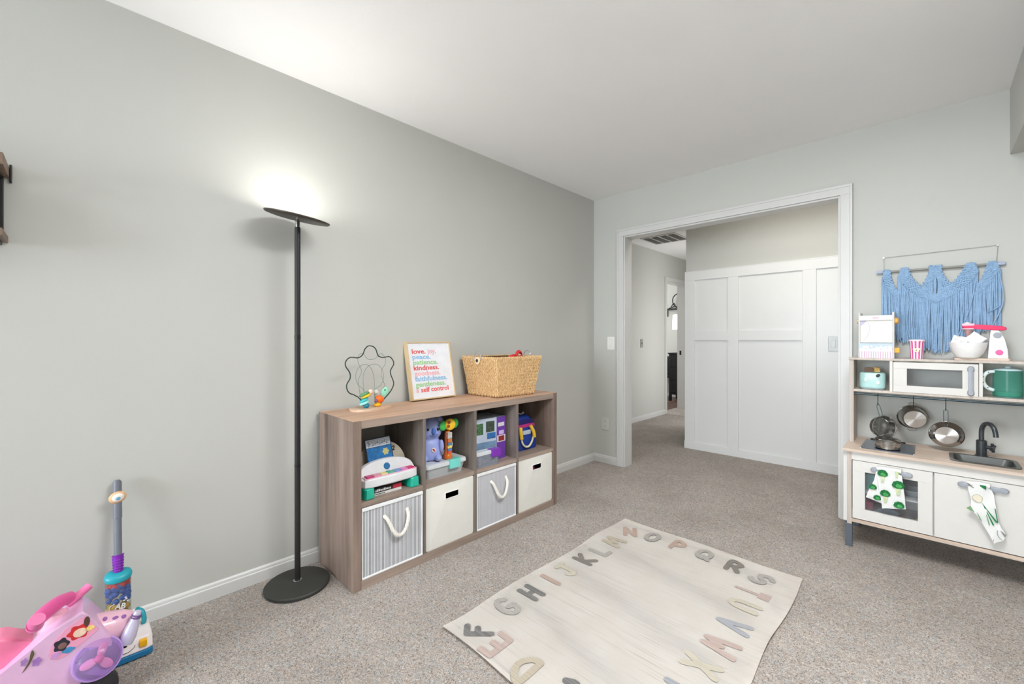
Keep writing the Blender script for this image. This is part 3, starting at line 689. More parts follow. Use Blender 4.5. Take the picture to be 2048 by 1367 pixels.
# ================================================================== on top of the bookcase
t = thing('bead_maze', (.15, 1.075, .770), 'wire flower bead maze toy on a wooden base', 'bead maze')
LW = wood('pale_beech', (206, 170, 142), (232, 200, 174), 1, False, .5)
cx, cy = .150, 1.080
out = []
for k in range(48):
    a = 2 * PI * k / 48; r = 1 + .09 * math.cos(3 * a + .6)
    p = Vector((.070 * r * math.sin(a), .122 * r * math.cos(a))); out.append((cx + p.x - .10 * p.y, cy + p.y))
obj('wooden_base', MB().prism(out, lambda x, y: Vector((x, y, .770)), lambda x, y: Vector((x, y, .783)), .003), LW, t)
OUT=[(0.9850,0.8510),(0.9720,0.8590),(0.9540,0.8670),(0.9420,0.8810),(0.9360,0.9040),(0.9410,0.9200),(0.9540,0.9410),(0.9550,0.9630),(0.9480,0.9800),(0.9340,1.0000),(0.9300,1.0200),(0.9390,1.0380),(0.9560,1.0480),(0.9760,1.0470),(0.9970,1.0450),(1.0140,1.0530),(1.0250,1.0670),(1.0320,1.0860),(1.0470,1.1020),(1.0620,1.1050),(1.0810,1.1000),(1.0950,1.0850),(1.1010,1.0680),(1.1090,1.0510),(1.1280,1.0430),(1.1450,1.0430),(1.1700,1.0460),(1.1860,1.0360),(1.1980,1.0170),(1.1980,1.0000),(1.1860,0.9820),(1.1790,0.9650),(1.1830,0.9440),(1.1940,0.9190),(1.1990,0.8980),(1.1910,0.8750)]
A1=[(1.0440,0.8670),(1.0080,0.9070),(0.9980,0.9530),(1.0080,0.9840),(1.0290,1.0030),(1.0500,1.0080),(1.0720,0.9980),(1.0900,0.9710),(1.1000,0.9290),(1.1020,0.8650)]
A2=[(1.0380,0.8680),(1.0330,0.9340),(1.0390,0.9680),(1.0570,0.9930),(1.0760,1.0050),(1.0970,1.0080),(1.1200,1.0010),(1.1370,0.9810),(1.1480,0.9560),(1.1500,0.9270),(1.1320,0.8920),(1.1010,0.8690)]
A3=[(1.0220,0.9070),(1.0250,0.9360),(1.0390,0.9640),(1.0340,0.9900),(1.0220,1.0140),(1.0190,1.0400),(1.0270,1.0580),(1.0420,1.0660),(1.0540,1.0570),(1.0720,1.0360),(1.0940,1.0310),(1.1160,1.0350),(1.1350,1.0540),(1.1520,1.0610),(1.1680,1.0500),(1.1790,1.0250),(1.1730,0.9980),(1.1570,0.9750),(1.1520,0.9480),(1.1650,0.9090),(1.1680,0.8750)]
WIRE = mat('dark_green_wire', (38, 58, 52), .4, .3); THIN = mat('pale_grey_wire', (120, 142, 134), .4, .4)
pts = [(.17, y, z) for y, z in OUT]
pts = [(.165, 1.040, .778), (.170, 1.020, .815), (.172, .998, .842)] + pts + [(.166, 1.176, .850), (.158, 1.145, .815), (.150, 1.115, .778)]
obj('outer_wire', MB().tube(smoothpath(pts, 5), .0029, 8), WIRE, t)
for x, L in ((.14, A1), (.15, A2), (.12, A3)):
    q = [(x, y, z) for y, z in L]; q = [(x, 1.045, .778)] + q + [(x, 1.105, .778)]
    obj('inner_wire', MB().tube(smoothpath(q, 5), .0012, 6), THIN, t)
def bead(name, c, r, col, lab, rough=.4, rot=None):
    o = obj(name, MB().ball(c, r, 18, 12, rot), mat('bead_' + lab.replace(' ', '_'), col, rough), t); o['label'] = lab; return o
tilt = Matrix.Rotation(.35, 3, 'X')
bead('bead', (.165, 1.067, .864), .0135, (238, 200, 186), 'pale pink round bead', .6)
bead('bead', (.165, 1.032, .856), (.016, .030, .0075), (96, 150, 110), 'green flat bead', .5, tilt)
bead('bead', (.172, 1.040, .846), (.016, .026, .0075), (230, 190, 40), 'yellow flat bead', .5, tilt)
bead('bead', (.165, 1.030, .826), (.020, .026, .0085), (70, 190, 196), 'turquoise disc bead', .4, tilt)
bead('bead', (.170, 1.030, .811), (.022, .027, .0080), (150, 222, 212), 'mint disc bead', .4, tilt)
bead('bead', (.168, 1.042, .796), (.016, .017, .0130), (20, 128, 152), 'deep teal round bead')
bead('bead', (.150, 1.106, .858), (.012, .012, .0140), (216, 222, 218), 'clear white bead', .25)
bead('leaf_bead', (.165, 1.150, .857), (.007, .020, .0270), (150, 218, 190), 'mint leaf-shaped bead', .5, Matrix.Rotation(-.5, 3, 'X'))
bead('bead_hole', (.1715, 1.146, .868), (.002, .004, .004), (30, 60, 52), 'dark dot on the leaf bead')
bead('bead', (.165, 1.118, .822), (.018, .026, .0190), (240, 110, 30), 'orange fruit bead', .45, Matrix.Rotation(-.4, 3, 'X'))
bead('bead', (.172, 1.094, .815), (.008, .009, .010), (130, 90, 120), 'plum bead')
bead('bead', (.165, 1.106, .793), (.017, .020, .0110), (246, 182, 20), 'amber disc bead')
# framed print, leaning back on the wall
t = thing('framed_print', (.07, 1.53, .770), 'gold framed colourful word print leaning on the wall', 'picture frame')
U = Vector((-.012, 1, 0)).normalized(); V = Vector((-.062, -.008, .343)).normalized(); n_ = U.cross(V).normalized()
if n_.x < 0: n_ = -n_
O = Vector((.096, 1.368, .7775)); FWd, FHt = .322, .352
f = lambda k: (lambda u, v: O + U * u + V * v + n_ * k)
GOLD = mat('frame_gold_wood', (216, 190, 148), .4, .15); e = .008
b = MB()
for q in ((0, FWd, 0, e), (0, FWd, FHt - e, FHt), (0, e, e, FHt - e), (FWd - e, FWd, e, FHt - e)):
    b.prism([(q[0], q[2]), (q[1], q[2]), (q[1], q[3]), (q[0], q[3])], f(-.036), f(.0), .0008)
obj('frame', b, GOLD, t)
pr = obj('print', MB().prism([(e, e), (FWd - e, e), (FWd - e, FHt - e), (e, FHt - e)], f(-.010), f(-.006)), mat('print_paper', (232, 234, 240), .6), t)
RED, PKC, BLC, GRC = (222, 96, 96), (236, 178, 186), (142, 188, 224), (160, 206, 150)
mk = lambda nm, c: mat(nm, c, .7)
LI = [[('love.', RED, 'print_red'), ('joy.', PKC, 'print_pink')], [('peace.', BLC, 'print_blue')], [('patience.', GRC, 'print_green')], [('kindness.', RED, 'print_red')], [('goodness.', PKC, 'print_pink')], [('faithfulness.', BLC, 'print_blue')], [('gentleness.', GRC, 'print_green')], [('&', PKC, 'print_pink'), ('self control', RED, 'print_red')]]
WD = [(.098, .066), (.13,), (.18,), (.185,), (.19,), (.238,), (.222,), (.022, .205)]
for k, row in enumerate(LI):
    u = .034
    for j, (txt, c, nm) in enumerate(row):
        o = text('lettering', txt, .044, (0, 0, 0), (1, 0, 0), (0, 1, 0), mk(nm, c), pr, .0012)
        xs_ = [v.co.x for v in o.data.vertices]; off = rootloc(pr); w0 = max(xs_) - min(xs_); s_ = WD[k][j] / w0; mn = min(xs_ )
        for v in o.data.vertices:
            p = v.co + off; a = u + (p.x - (mn + off.x)) * s_; c_ = FHt - .072 - k * .0335 + p.y * .92
            v.co = f(-.0058 + p.z)(a, c_) - off
        u += WD[k][j] + .012
# seagrass basket
t = thing('seagrass_basket', (.20, 2.0, .770), 'woven seagrass basket with ring handles on the bookcase', 'basket')
bz0, bz1 = .770, 1.022
bo = [(.062, 1.822), (.322, 1.832), (.348, 2.142), (.088, 2.132)]          # bottom corners
to = [(.040, 1.782), (.352, 1.790), (.374, 2.196), (.058, 2.186)]          # rim corners
cor = [Vector((a, c, 0)) for a, c in bo]; cot = [Vector((a, c, 0)) for a, c in to]
def bpt(side, u, v, out=0.0):
    a, c = cor[side].lerp(cor[(side + 1) % 4], u), cot[side].lerp(cot[(side + 1) % 4], u)
    p = a.lerp(c, v); d_ = (cot[(side + 1) % 4] - cot[side]).normalized(); n2 = Vector((d_.y, -d_.x, 0))
    p = p + n2 * out; p.z = bz0 + (bz1 - bz0) * v; return p, d_, n2
def seagrass():
    m, nt, b_ = newmat('seagrass'); v = coords(nt)
    nt.links.new(ramp(nt, noise_n(nt, v, 110, 2, .6), [(.28, lin((186, 146, 98))), (.5, lin((214, 176, 126))), (.72, lin((232, 202, 156)))]), b_.inputs['Base Color'])
    b_.inputs['Roughness'].default_value = .8; bump(nt, b_, noise_n(nt, coords(nt, (1, 1, .2)), 900, 2), .4, .001); return m
SEA = seagrass()
b = MB(); random.seed(11)
for sd in range(4):
    L = (cot[(sd + 1) % 4] - cot[sd]).length; nc = int(L / .0165)
    for i in range(nc):
        for j in range(13):
            for h in (-1, 1):
                u = (i + .5 + h * .2) / nc; vv = (j + .5 + (.25 if h > 0 else -.2)) / 13
                p, d_, n2 = bpt(sd, u, min(.975, max(.066, vv)), .002 + random.uniform(-.001, .0015))
                rot = Matrix((d_, n2, Vector((0, 0, 1)))).transposed() @ Matrix.Rotation(h * random.uniform(.18, .42), 3, 'Y')
                b.ball(p, (.0047, .0066, .0170), 6, 4, rot)
o = obj('woven_sides', b, SEA, t, smooth=80); o['kind'] = 'stuff'
b = MB()
b.loft([[bpt(s_, 0, v, -.003)[0] for s_ in range(4)] for v in (.0, 1.0)] + [[bpt(s_, 0, v, -.003)[0] * 1 + (Vector((.21, 1.99, 0)) - bpt(s_, 0, v, 0)[0]).xy.to_3d().normalized() * .012 for s_ in range(4)] for v in (1.0, .02)], cap0=True, cap1=True)
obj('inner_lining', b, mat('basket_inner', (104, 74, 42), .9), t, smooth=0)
b = MB()
for sd in range(4):
    pts = [bpt(sd, u / 24, .995, .0)[0] + Vector((0, 0, .002 * math.sin(u * 2.2))) for u in range(25)]
    b.tube(pts, .0065, 7)
o = obj('rim_braid', b, SEA, t, smooth=80)
CHR = mat('chrome', (200, 200, 204), .15, 1.0)
for sd, u in ((0, .50), (2, .42)):
    p, d_, n2 = bpt(sd, u, .93, .010); c0 = p + Vector((0, 0, .018))
    h_ = obj('ring_handle', MB().tube([c0 + d_ * (.030 * math.cos(a)) + Vector((0, 0, .034 * math.sin(a) + .004)) for a in [2 * PI * k / 28 for k in range(28)]], .0022, 7, True), CHR, t)
    obj('leather_tab', MB().lathe([(.0, -.003), (.023, -.003), (.024, .002), (.018, .004)], p + Vector((0, 0, -.002)), n2, 20), mat('pale_tab', (226, 200, 160), .7), h_)
    obj('eyelet', MB().lathe([(.010, .002), (.010, .007), (.006, .009), (.0005, .009)], p + Vector((0, 0, -.002)), n2, 16), mat('dark_eyelet', (50, 62, 78), .25, .8), h_)
# red toy poking out of the basket
t = thing('red_toy', (.24, 2.07, .80), 'red toy with round handle poking out of the basket', 'toy')
RD = mat('red_plastic', (214, 20, 34), .35, coat=.3)
cc = Vector((.25, 2.105, 1.030))
obj('round_handle', MB().tube([cc + Vector((-.012 * math.cos(a), .034 * math.cos(a), .026 * math.sin(a))) for a in [2 * PI * k / 24 for k in range(24)]], .0105, 10, True), RD, t)
obj('stem', MB().tube(smoothpath([(.26, 2.075, 1.027), (.265, 2.04, 1.028), (.27, 2.005, 1.020), (.27, 1.985, 1.0), (.26, 1.98, .90), (.25, 1.99, .80)]), .012, 10), RD, t)
obj('white_button', MB().ball(cc + Vector((.006, .004, .002)), (.004, .007, .007), 12, 8), WHITE, t)
o = obj('knitted_toy', MB().ball((.16, 1.925, .975), (.06, .065, .045), 20, 12), mat('grey_brown_knit', (120, 100, 78), .95, bmp=.5, bs=200), None); tag(o, 'grey-brown soft toy lying inside the seagrass basket', 'toy')

# ================================================================== floor lamp
lx, ly = .167, .706
t = thing('floor_lamp', (lx, ly, 0), 'slim black uplight floor lamp with round base, switched on', 'floor lamp')
DK = mat('lamp_black', (34, 34, 33), .5, .2); DKB = mat('lamp_base_black', (52, 52, 48), .62)
obj('base', MB().lathe([(.128, .0), (.137, .004), (.138, .014), (.133, .019), (.020, .0225)], (lx, ly, 0), seg=64), DKB, t)
obj('collar', MB().lathe([(.019, .021), (.019, .028), (.014, .031)], (lx, ly, 0), seg=24), CHR, t)
po = obj('pole', MB().lathe([(.0125, .024), (.0125, 1.655), (.011, 1.658)], (lx, ly, 0), seg=20), DK, t)
obj('pole_joint', MB().lathe([(.0132, .0), (.0132, .020)], (lx, ly, 1.14), seg=20), BLACK, po)
obj('pole_joint', MB().lathe([(.0132, .0), (.0132, .012)], (lx, ly, .55), seg=20), BLACK, po)
obj('neck', MB().lathe([(.0095, 1.655), (.0095, 1.685), (.007, 1.688), (.007, 1.698)], (lx, ly, 0), seg=16), STEEL, t)
fwd = Vector((-.947, .32, 0)); rgt = Vector((.32, .947, 0)); hn = (Vector((0, 0, 1)) - fwd * math.tan(math.radians(9.5)) + rgt * math.tan(math.radians(8.5))).normalized()
hc = Vector((lx, ly, 1.700))
obj('head', MB().lathe([(.02, -.006), (.110, -.006), (.134, -.002), (.139, .003), (.139, .007), (.131, .009), (.129, .006), (.02, .006)], hc, hn, 56), mat('lamp_head_brown', (70, 62, 54), .4, .5), t)
EM, nt, bb = newmat('lamp_light'); bb.inputs['Emission Color'].default_value = (1, .975, .93, 1); bb.inputs['Emission Strength'].default_value = LAMP_EMIT
obj('diffuser', MB().lathe([(.128, .0062), (.128, .0078), (.02, .0085), (.0005, .0085)], hc, hn, 48), EM, t)

# ================================================================== alphabet rug
def rugmat():
    m, nt, b_ = newmat('rug_weave'); v = coords(nt)
    ln = noise_n(nt, coords(nt, (3.0, 320, 1)), 1.0, 1, .5); ar = noise_n(nt, v, 2.0, 3)
    lin_ = ramp(nt, ln, [(.33, (.40, .39, .37, 1)), (.39, (1, 1, 1, 1))])
    base = ramp(nt, noise_n(nt, v, 5, 4), [(.3, lin((236, 229, 221))), (.7, lin((242, 237, 231)))])
    amt = ramp(nt, ar, [(.36, (.10, .10, .10, 1)), (.66, (.5, .5, .5, 1))])
    nt.links.new(mixc(nt, amt, base, mixc(nt, 1.0, base, lin_, 'MULTIPLY')), b_.inputs['Base Color']); b_.inputs['Roughness'].default_value = .95
    bump(nt, b_, ln, .25, .001); return m
RUG = rugmat()
RX0, RX1, RY0, RY1, RZ = .884, 1.832, 1.000, 2.392, .0105
def rugz(x, y):
    ex = min(x - RX0, RX1 - x, y - RY0, RY1 - y)
    return RZ + .0008 * math.sin(y * 9 + 2 * x) + .0006 * math.sin(y * 21 + 1) * max(0, 1 - ex / .10) + (.003 * max(0, 1 - ex / .016)) * (.5 + .5 * math.sin(17 * y + 5 * x))
def rugp(u, v, dz=0):
    x = RX0 + (RX1 - RX0) * u; y = RY0 + (RY1 - RY0) * v
    wob = .006 * math.sin(v * 13 + .5) ; wy = .006 * math.sin(u * 9)
    return Vector((x + wob * (1 - 2 * u), y + wy * (1 - 2 * v) + .012 * (1 - u) * v, rugz(x, y) + dz))
t = thing('alphabet_rug', (1.36, 1.70, 0.0), 'cream flat-weave alphabet rug lying on the carpet', 'rug')
b = MB(); b.sheet(lambda u, v: rugp(u, v), 60, 90)
bmesh.ops.solidify(b.bm, geom=b.bm.faces[:], thickness=.004)
obj('rug_cloth', b, RUG, t, smooth=50)
def hand(stripe, c, nm):
    if nm in MATS: return MATS[nm]
    m, nt, b_ = newmat(nm); v = coords(nt); ln = noise_n(nt, coords(nt, (2.0, 190, 1)), 1.0, 2, .6); c = lin(c)
    k = .32 if stripe else .10
    nt.links.new(ramp(nt, ln, [(.36, scl(c, 1 - k)), (.60, scl(c, 1 + k))]), b_.inputs['Base Color']); b_.inputs['Roughness'].default_value = .95
    MATS[nm] = m; return m
GL_ = {'A': [[(0, 0), (.5, 1), (1, 0)], [(.2, .4), (.8, .4)]], 'B': [[(.1, 0), (.1, 1), (.6, 1), (.8, .78), (.55, .55), (.1, .53)], [(.55, .55), (.9, .3), (.6, 0), (.1, 0)]],
 'C': [[(.9, .85), (.5, 1), (.12, .75), (.1, .3), (.45, 0), (.9, .12)]], 'D': [[(.15, 0), (.15, 1), (.55, .95), (.88, .65), (.88, .35), (.55, .05), (.15, 0)]],
 'E': [[(.85, 1), (.15, .98), (.15, .02), (.9, 0)], [(.15, .5), (.7, .5)]], 'F': [[(.85, 1), (.2, .98), (.15, 0)], [(.17, .55), (.65, .56)]],
 'G': [[(.85, .88), (.5, 1), (.15, .75), (.1, .3), (.45, 0), (.85, .12), (.88, .42), (.55, .42)]], 'H': [[(.15, 0), (.15, 1)], [(.85, 0), (.85, 1)], [(.15, .5), (.85, .5)]],
 'I': [[(.5, 0), (.5, 1)]], 'J': [[(.25, 1), (.9, 1)], [(.62, 1), (.62, .3), (.42, .02), (.1, .2)]], 'K': [[(.15, 0), (.15, 1)], [(.85, .98), (.18, .48), (.88, 0)]],
 'L': [[(.2, 1), (.2, .05), (.85, .02)]], 'M': [[(.05, 0), (.18, 1), (.5, .35), (.82, 1), (.95, 0)]], 'N': [[(.12, 0), (.12, 1), (.88, 0), (.88, 1)]],
 'O': [[(.5 + .42 * math.cos(2 * PI * k / 14), .5 + .5 * math.sin(2 * PI * k / 14)) for k in range(15)]], 'P': [[(.2, 0), (.2, .98), (.65, .96), (.88, .72), (.65, .45), (.2, .45)]],
 'Q': [[(.5 + .42 * math.cos(2 * PI * k / 14), .5 + .48 * math.sin(2 * PI * k / 14)) for k in range(15)], [(.6, .25), (.95, -.05)]], 'R': [[(.18, 0), (.18, .98), (.65, .96), (.88, .75), (.6, .5), (.2, .48)], [(.5, .48), (.9, 0)]],
 'S': [[(.88, .85), (.55, 1), (.18, .82), (.25, .58), (.7, .45), (.85, .2), (.5, 0), (.12, .12)]], 'T': [[(.12, .93), (.88, .93)], [(.5, .9), (.5, -.1)]], 'U': [[(.12, 1), (.14, .3), (.45, .02), (.8, .25), (.88, .95)]],
 'V': [[(.1, 1), (.48, .02), (.9, 1)]], 'W': [[(.05, 1), (.28, .02), (.5, .55), (.72, .02), (.95, 1)]], 'X': [[(.1, 1), (.9, 0)], [(.9, 1), (.1, 0)]], 'Y': [[(.1, 1), (.5, .5), (.9, 1)], [(.5, .5), (.5, 0)]], 'Z': [[(.1, 1), (.88, 1), (.12, 0), (.9, 0)]]}
CURVED = set('CDGJOPQRSUB')
TAN, PNK, DGR, GRY, BEI_, OLV, BRN, BLG = ('tan', (176, 165, 147)), ('dusty_pink', (176, 157, 149)), ('dark_grey', (112, 110, 108)), ('warm_grey', (160, 155, 149)), ('beige', (184, 176, 160)), ('olive_grey', (122, 116, 109)), ('clay_brown', (172, 150, 137)), ('blue_grey', (152, 153, 158))
s2 = .7071
LET = [('C', 1.425, 1.085, -90, DGR, 1), ('D', 1.263, 1.070, -90, TAN, 0), ('E', 1.108, 1.078, -90, PNK, 0), ('F', 1.005, 1.088, -45, DGR, 1), ('G', .981, 1.262, 0, GRY, 0), ('H', .988, 1.409, 0, DGR, 1), ('I', .985, 1.548, 0, BRN, 0), ('J', .985, 1.672, 0, BEI_, 0), ('K', .993, 1.815, 0, OLV, 0), ('L', 1.003, 1.940, 0, GRY, 0), ('M', 1.000, 2.085, 0, TAN, 0),
 ('N', 1.003, 2.258, 60, BRN, 0), ('O', 1.129, 2.286, 90, GRY, 0), ('P', 1.271, 2.296, 90, BRN, 0), ('Q', 1.413, 2.293, 90, GRY, 0), ('R', 1.560, 2.281, 90, OLV, 0), ('S', 1.692, 2.247, 120, GRY, 0), ('T', 1.692, 2.099, 180, PNK, 0), ('U', 1.694, 1.969, 180, BEI_, 0), ('V', 1.701, 1.806, 180, BLG, 0), ('W', 1.703, 1.653, 180, PNK, 0), ('X', 1.690, 1.507, 180, BEI_, 0), ('Y', 1.688, 1.365, 180, BLG, 0), ('Z', 1.640, 1.180, 215, TAN, 0), ('A', 1.560, 1.085, -90, BLG, 0), ('B', 1.490, 1.20, -90, PNK, 0)]
for ch, x, y, ang, (cn, cc_), st in LET[:-2] + [LET[-2]]:
    # ang 0: top of the letter towards -x, reading towards +y; turns clockwise round the rug
    a = math.radians(ang); U2 = Vector((math.sin(a), math.cos(a))); V2 = Vector((-math.cos(a), math.sin(a)))
    hgt, wid, w = .096, (.085 if ch in 'MW' else .070), .0128
    if ch in 'EDTUVWXCYG': hgt = .108
    b = MB(); c = Vector((x, y)); lay = [0]
    def put(p, dz=.0012):
        dz += lay[0] * 2.5e-5
        q = c + U2 * ((p[0] - .5) * wid) + V2 * ((p[1] - .5) * hgt); return Vector((q.x, q.y, rugz(q.x, q.y) + .0010 + dz))
    for si, S in enumerate(GL_[ch]):
        pts = S
        if ch in CURVED and len(S) > 3: pts = [(p.x, p.y) for p in smoothpath([(p[0], p[1], 0) for p in S], 4)]
        ww = w * (1.7 if ch == 'T' and si == 0 else .7 if ch == 'T' else 1)
        for p, q in zip(pts, pts[1:]):
            d2 = Vector(((q[0] - p[0]) * wid, (q[1] - p[1]) * hgt)); L = d2.length
            if L < 1e-6: continue
            lay[0] += 1
            n2 = Vector((-d2.y, d2.x)) / L; k = max(1, int(L / .02)); prev = None
            for j in range(k + 1):
                s_ = j / k; m_ = (p[0] + (q[0] - p[0]) * s_, p[1] + (q[1] - p[1]) * s_)
                e1 = put((m_[0] + n2.x * ww / wid, m_[1] + n2.y * ww / hgt)); e2 = put((m_[0] - n2.x * ww / wid, m_[1] - n2.y * ww / hgt))
                cur = [b.bm.verts.new(e1), b.bm.verts.new(e2)]
                if prev: b._f([prev[0], cur[0], cur[1], prev[1]])
                prev = cur
        for p in ([] if ch == 'T' and si == 0 else pts):
            lay[0] += 1
            b._f([b.bm.verts.new(put((p[0] + ww / wid * math.cos(2 * PI * k / 10), p[1] + ww / hgt * math.sin(2 * PI * k / 10)), .0012)) for k in range(10)])
    for f_ in b.bm.faces:
        f_.normal_update()
        if f_.normal.z < 0: f_.normal_flip()
    obj('letter', b, hand(st, cc_, 'rug_' + cn), t, smooth=0, label='%s letter %s' % (cn.replace('_', ' '), ch), fix=False)

# ================================================================== shelf at the left edge of the picture
t = thing('wall_shelf', (.08, -.50, 1.46), 'brown two-tier wall shelf with black frame at the left edge', 'wall shelf')
SHW = wood('shelf_brown', (104, 84, 70), (150, 124, 104), 1)
boxo('upper_board', (.006, .17, -.86, -.170, 1.692, 1.730), SHW, t, .002)
boxo('lower_board', (.006, .17, -.86, -.172, 1.468, 1.492), SHW, t, .002)
for yy in (-.192, -.82):
    b = MB().box(.002, .020, yy - .010, yy + .010, 1.4925, 1.6915, .002).box(.002, .174, yy - .008, yy + .008, 1.682, 1.6915, .001).box(.021, .174, yy - .008, yy + .008, 1.458, 1.4675, .001).box(.001, .012, yy + .0225, yy + .0285, 1.676, 1.738, .002)
    obj('bracket', b, BLACK, t)
t = thing('white_canister', (.07, -.262, 1.492), 'white canister on the wall shelf', 'canister')
obj('body', MB().lathe([(.042, 0), (.046, .004), (.046, .13), (.042, .134)], (.085, -.262, 1.492), seg=28), WHITE, t)
obj('lid', MB().lathe([(.048, .0), (.048, .012), (.040, .018), (.008, .018), (.010, .034), (.004, .038)], (.085, -.262, 1.624), seg=28), WHITE, t)

# ================================================================== toy vacuum leaning in the corner
t = thing('toy_vacuum', (.13, .11, 0), 'toy vacuum cleaner with grey handle and purple collar', 'toy vacuum')
GRYP = mat('grey_handle', (112, 116, 126), .45); VX = lambda z: .026 + (.60 - z) * .20
P0 = lambda z, y=.1: Vector((VX(z), y, z)); axv = (P0(.6) - P0(.2)).normalized()
obj('handle', MB().tube([P0(.28), P0(.46), P0(.461), P0(.592), P0(.60)], [.0118, .0118, .0132, .0132, .007], 16), GRYP, t)
kn = obj('knob', MB().ball(P0(.540) + Vector((.014, 0, 0)), (.011, .026, .022), 22, 14, Matrix.Rotation(.3, 3, 'X')), mat('knob_peach', (222, 178, 132), .45), t)
obj('knob_face', MB().ball(P0(.540) + Vector((.0225, .001, .001)), (.005, .018, .015), 18, 10, Matrix.Rotation(.3, 3, 'X')), mat('knob_pale', (232, 224, 216), .5), kn)
obj('knob_dot', MB().ball(P0(.538) + Vector((.0275, .001, .001)), (.002, .007, .006), 14, 8), mat('knob_blue', (110, 165, 190), .5), kn)
PU = mat('vacuum_purple', (126, 36, 170), .4)
cn = MB().tube([P0(z) for z in (.272, .29, .325, .332)], [.0130, .0142, .0162, .0180], 18)
for k in range(5): cn.tube([P0(.280 + k * .0095) + (Vector((math.cos(a), math.sin(a), 0)) * (.0148 + k * .0004)) for a in [2 * PI * q / 20 for q in range(20)]], .0014, 5, True)
obj('collar', cn, PU, t)
TQ = mat('vacuum_turquoise', (34, 158, 172), .4)
def oval(z, ry, rx, n=28): c0 = P0(z); return [c0 + Vector((rx * math.cos(2 * PI * k / n), ry * math.sin(2 * PI * k / n), -.2 * rx * math.cos(2 * PI * k / n))) for k in range(n)]
obj('cap', MB().loft([oval(.248, .036, .027), oval(.252, .0385, .029), oval(.262, .0395, .030), oval(.270, .036, .027), oval(.276, .02, .016)], cap0=True, cap1=True), TQ, t)
obj('clear_chamber', MB().loft([oval(.045, .033, .026), oval(.10, .0345, .027), oval(.248, .036, .028)], cap0=True, cap1=True), clearmat('chamber_clear', (206, 206, 190), .10, .1), t)
random.seed(9)
for nm, col, z0, z1, rr_ in (('red_filling', (196, 30, 50), .222, .246, .024), ('blue_filling', (24, 84, 186), .176, .228, .026), ('yellow_filling', (196, 160, 60), .070, .158, .025), ('purple_filling', (90, 50, 120), .190, .230, .0)):
    if rr_ == 0: continue
    b = MB()
    for k in range(46):
        z = random.uniform(z0, z1); c0 = P0(z); a = random.uniform(0, 2 * PI)
        b.ball(c0 + Vector((.013 * math.cos(a), rr_ * math.sin(a), 0)), random.uniform(.008, .0125), 8, 6)
    obj(nm, b, mat('vac_' + nm, col, .5), t)
p_ = P0(.156) + Vector((.0295, 0, 0))
text('lettering', 'AB', .026, p_ + Vector((0, -.012, .004)), (0, .97, -.25), (-.2, .24, .95), WHITE, t, .0008, .9)
text('lettering', 'C', .024, p_ + Vector((.003, -.004, -.022)), (0, .97, .1), (-.2, 0, .98), mat('vac_yellow_print', (232, 196, 70), .5), t, .0008)
b = MB()
b.tube(smoothpath([p_ + Vector((.001, -.012, .024)), p_ + Vector((0, -.024, .018)), p_ + Vector((0, -.026, .006)), p_ + Vector((0.001, -.016, .0))]), .0011, 5)
for dy, dz in ((.014, .026), (.020, .030), (.024, .022), (.018, .036)): b.ball(p_ + Vector((.0, dy, dz)), (.001, .0035, .0028), 8, 6)
obj('white_swirl', b, WHITE, t)
# cleaner head
BL2 = mat('vacuum_blue', (28, 116, 166), .4); WH2 = mat('vacuum_white', (236, 226, 224), .4)
hp = [(.100, .020), (.235, .022), (.243, .035), (.243, .172), (.236, .186), (.100, .186)]
obj('head_base', MB().prism(hp, lambda x, y: Vector((x, y, .004)), lambda x, y: Vector((x, y, .024)), .003), BL2, t)
hd = obj('head_shell', MB().prism(hp, lambda x, y: Vector((x - .002 if x > .2 else x, y, .0245)), lambda x, y: Vector((x - (.022 if x > .2 else 0), y, .066)), .006), WH2, t)
HF = lambda y, z, k=0: Vector((.2425 - (z - .0245) / .0415 * .0205 + k, y, z))
obj('yellow_button', MB().box(.222, .2425, .150, .170, .038, .060, .003), mat('vacuum_yellow', (246, 184, 20), .35), hd)
obj('eye', MB().ball(HF(.112, .055), (.0022, .0052, .0052), 14, 8), BLACK, hd)
obj('smile', MB().tube(smoothpath([HF(.094, .045, .001), HF(.102, .038, .001), HF(.118, .036, .001), HF(.134, .043, .001), HF(.138, .05, .001)]), .0009, 5), BLACK, hd)
obj('teal_hose', MB().tube(smoothpath([(.13, .168, .064), (.135, .170, .085), (.125, .165, .110), (.11, .15, .12)]), .0075, 10), TQ, t)

# ================================================================== pink ride-on toy
t = thing('ride_on_toy', (.37, -.10, 0), 'pink and lilac toddler ride-on toy in the near left corner', 'ride-on toy')
LIL = mat('ride_lilac_pink', (222, 178, 212), .35, coat=.3); PKB = mat('ride_pink_seat', (240, 130, 165), .4, coat=.2); HOT = mat('ride_hot_pink', (222, 84, 150), .35, coat=.3); LPK = mat('ride_pale_pink', (236, 186, 204), .35, coat=.3)
SIDE = [(-.36, .12), (-.36, .18), (-.22, .180), (-.154, .195), (-.108, .236), (-.062, .276), (.006, .303), (.017, .288), (.046, .240), (.066, .205), (.078, .160), (.080, .10), (.066, .066), (-.20, .070)]
obj('body', MB().prism(SIDE, lambda y, z: Vector((.27, y, z)), lambda y, z: Vector((.398 + .05 * (.24 - z), y, z)), .008), LIL, t)
obj('lower_body', MB().prism([(-.36, .055), (-.36, .118), (-.10, .105), (.055, .080), (.060, .05), (.03, .040), (-.30, .040)], lambda y, z: Vector((.262, y, z)), lambda y, z: Vector((.414, y, z)), .008), HOT, t)
obj('side_skirt', MB().prism([(-.30, .118), (-.17, .145), (-.13, .14), (-.125, .128), (-.10, .122), (-.10, .085), (-.30, .085)], lambda y, z: Vector((.39, y, z)), lambda y, z: Vector((.424, y, z)), .005), LPK, t)
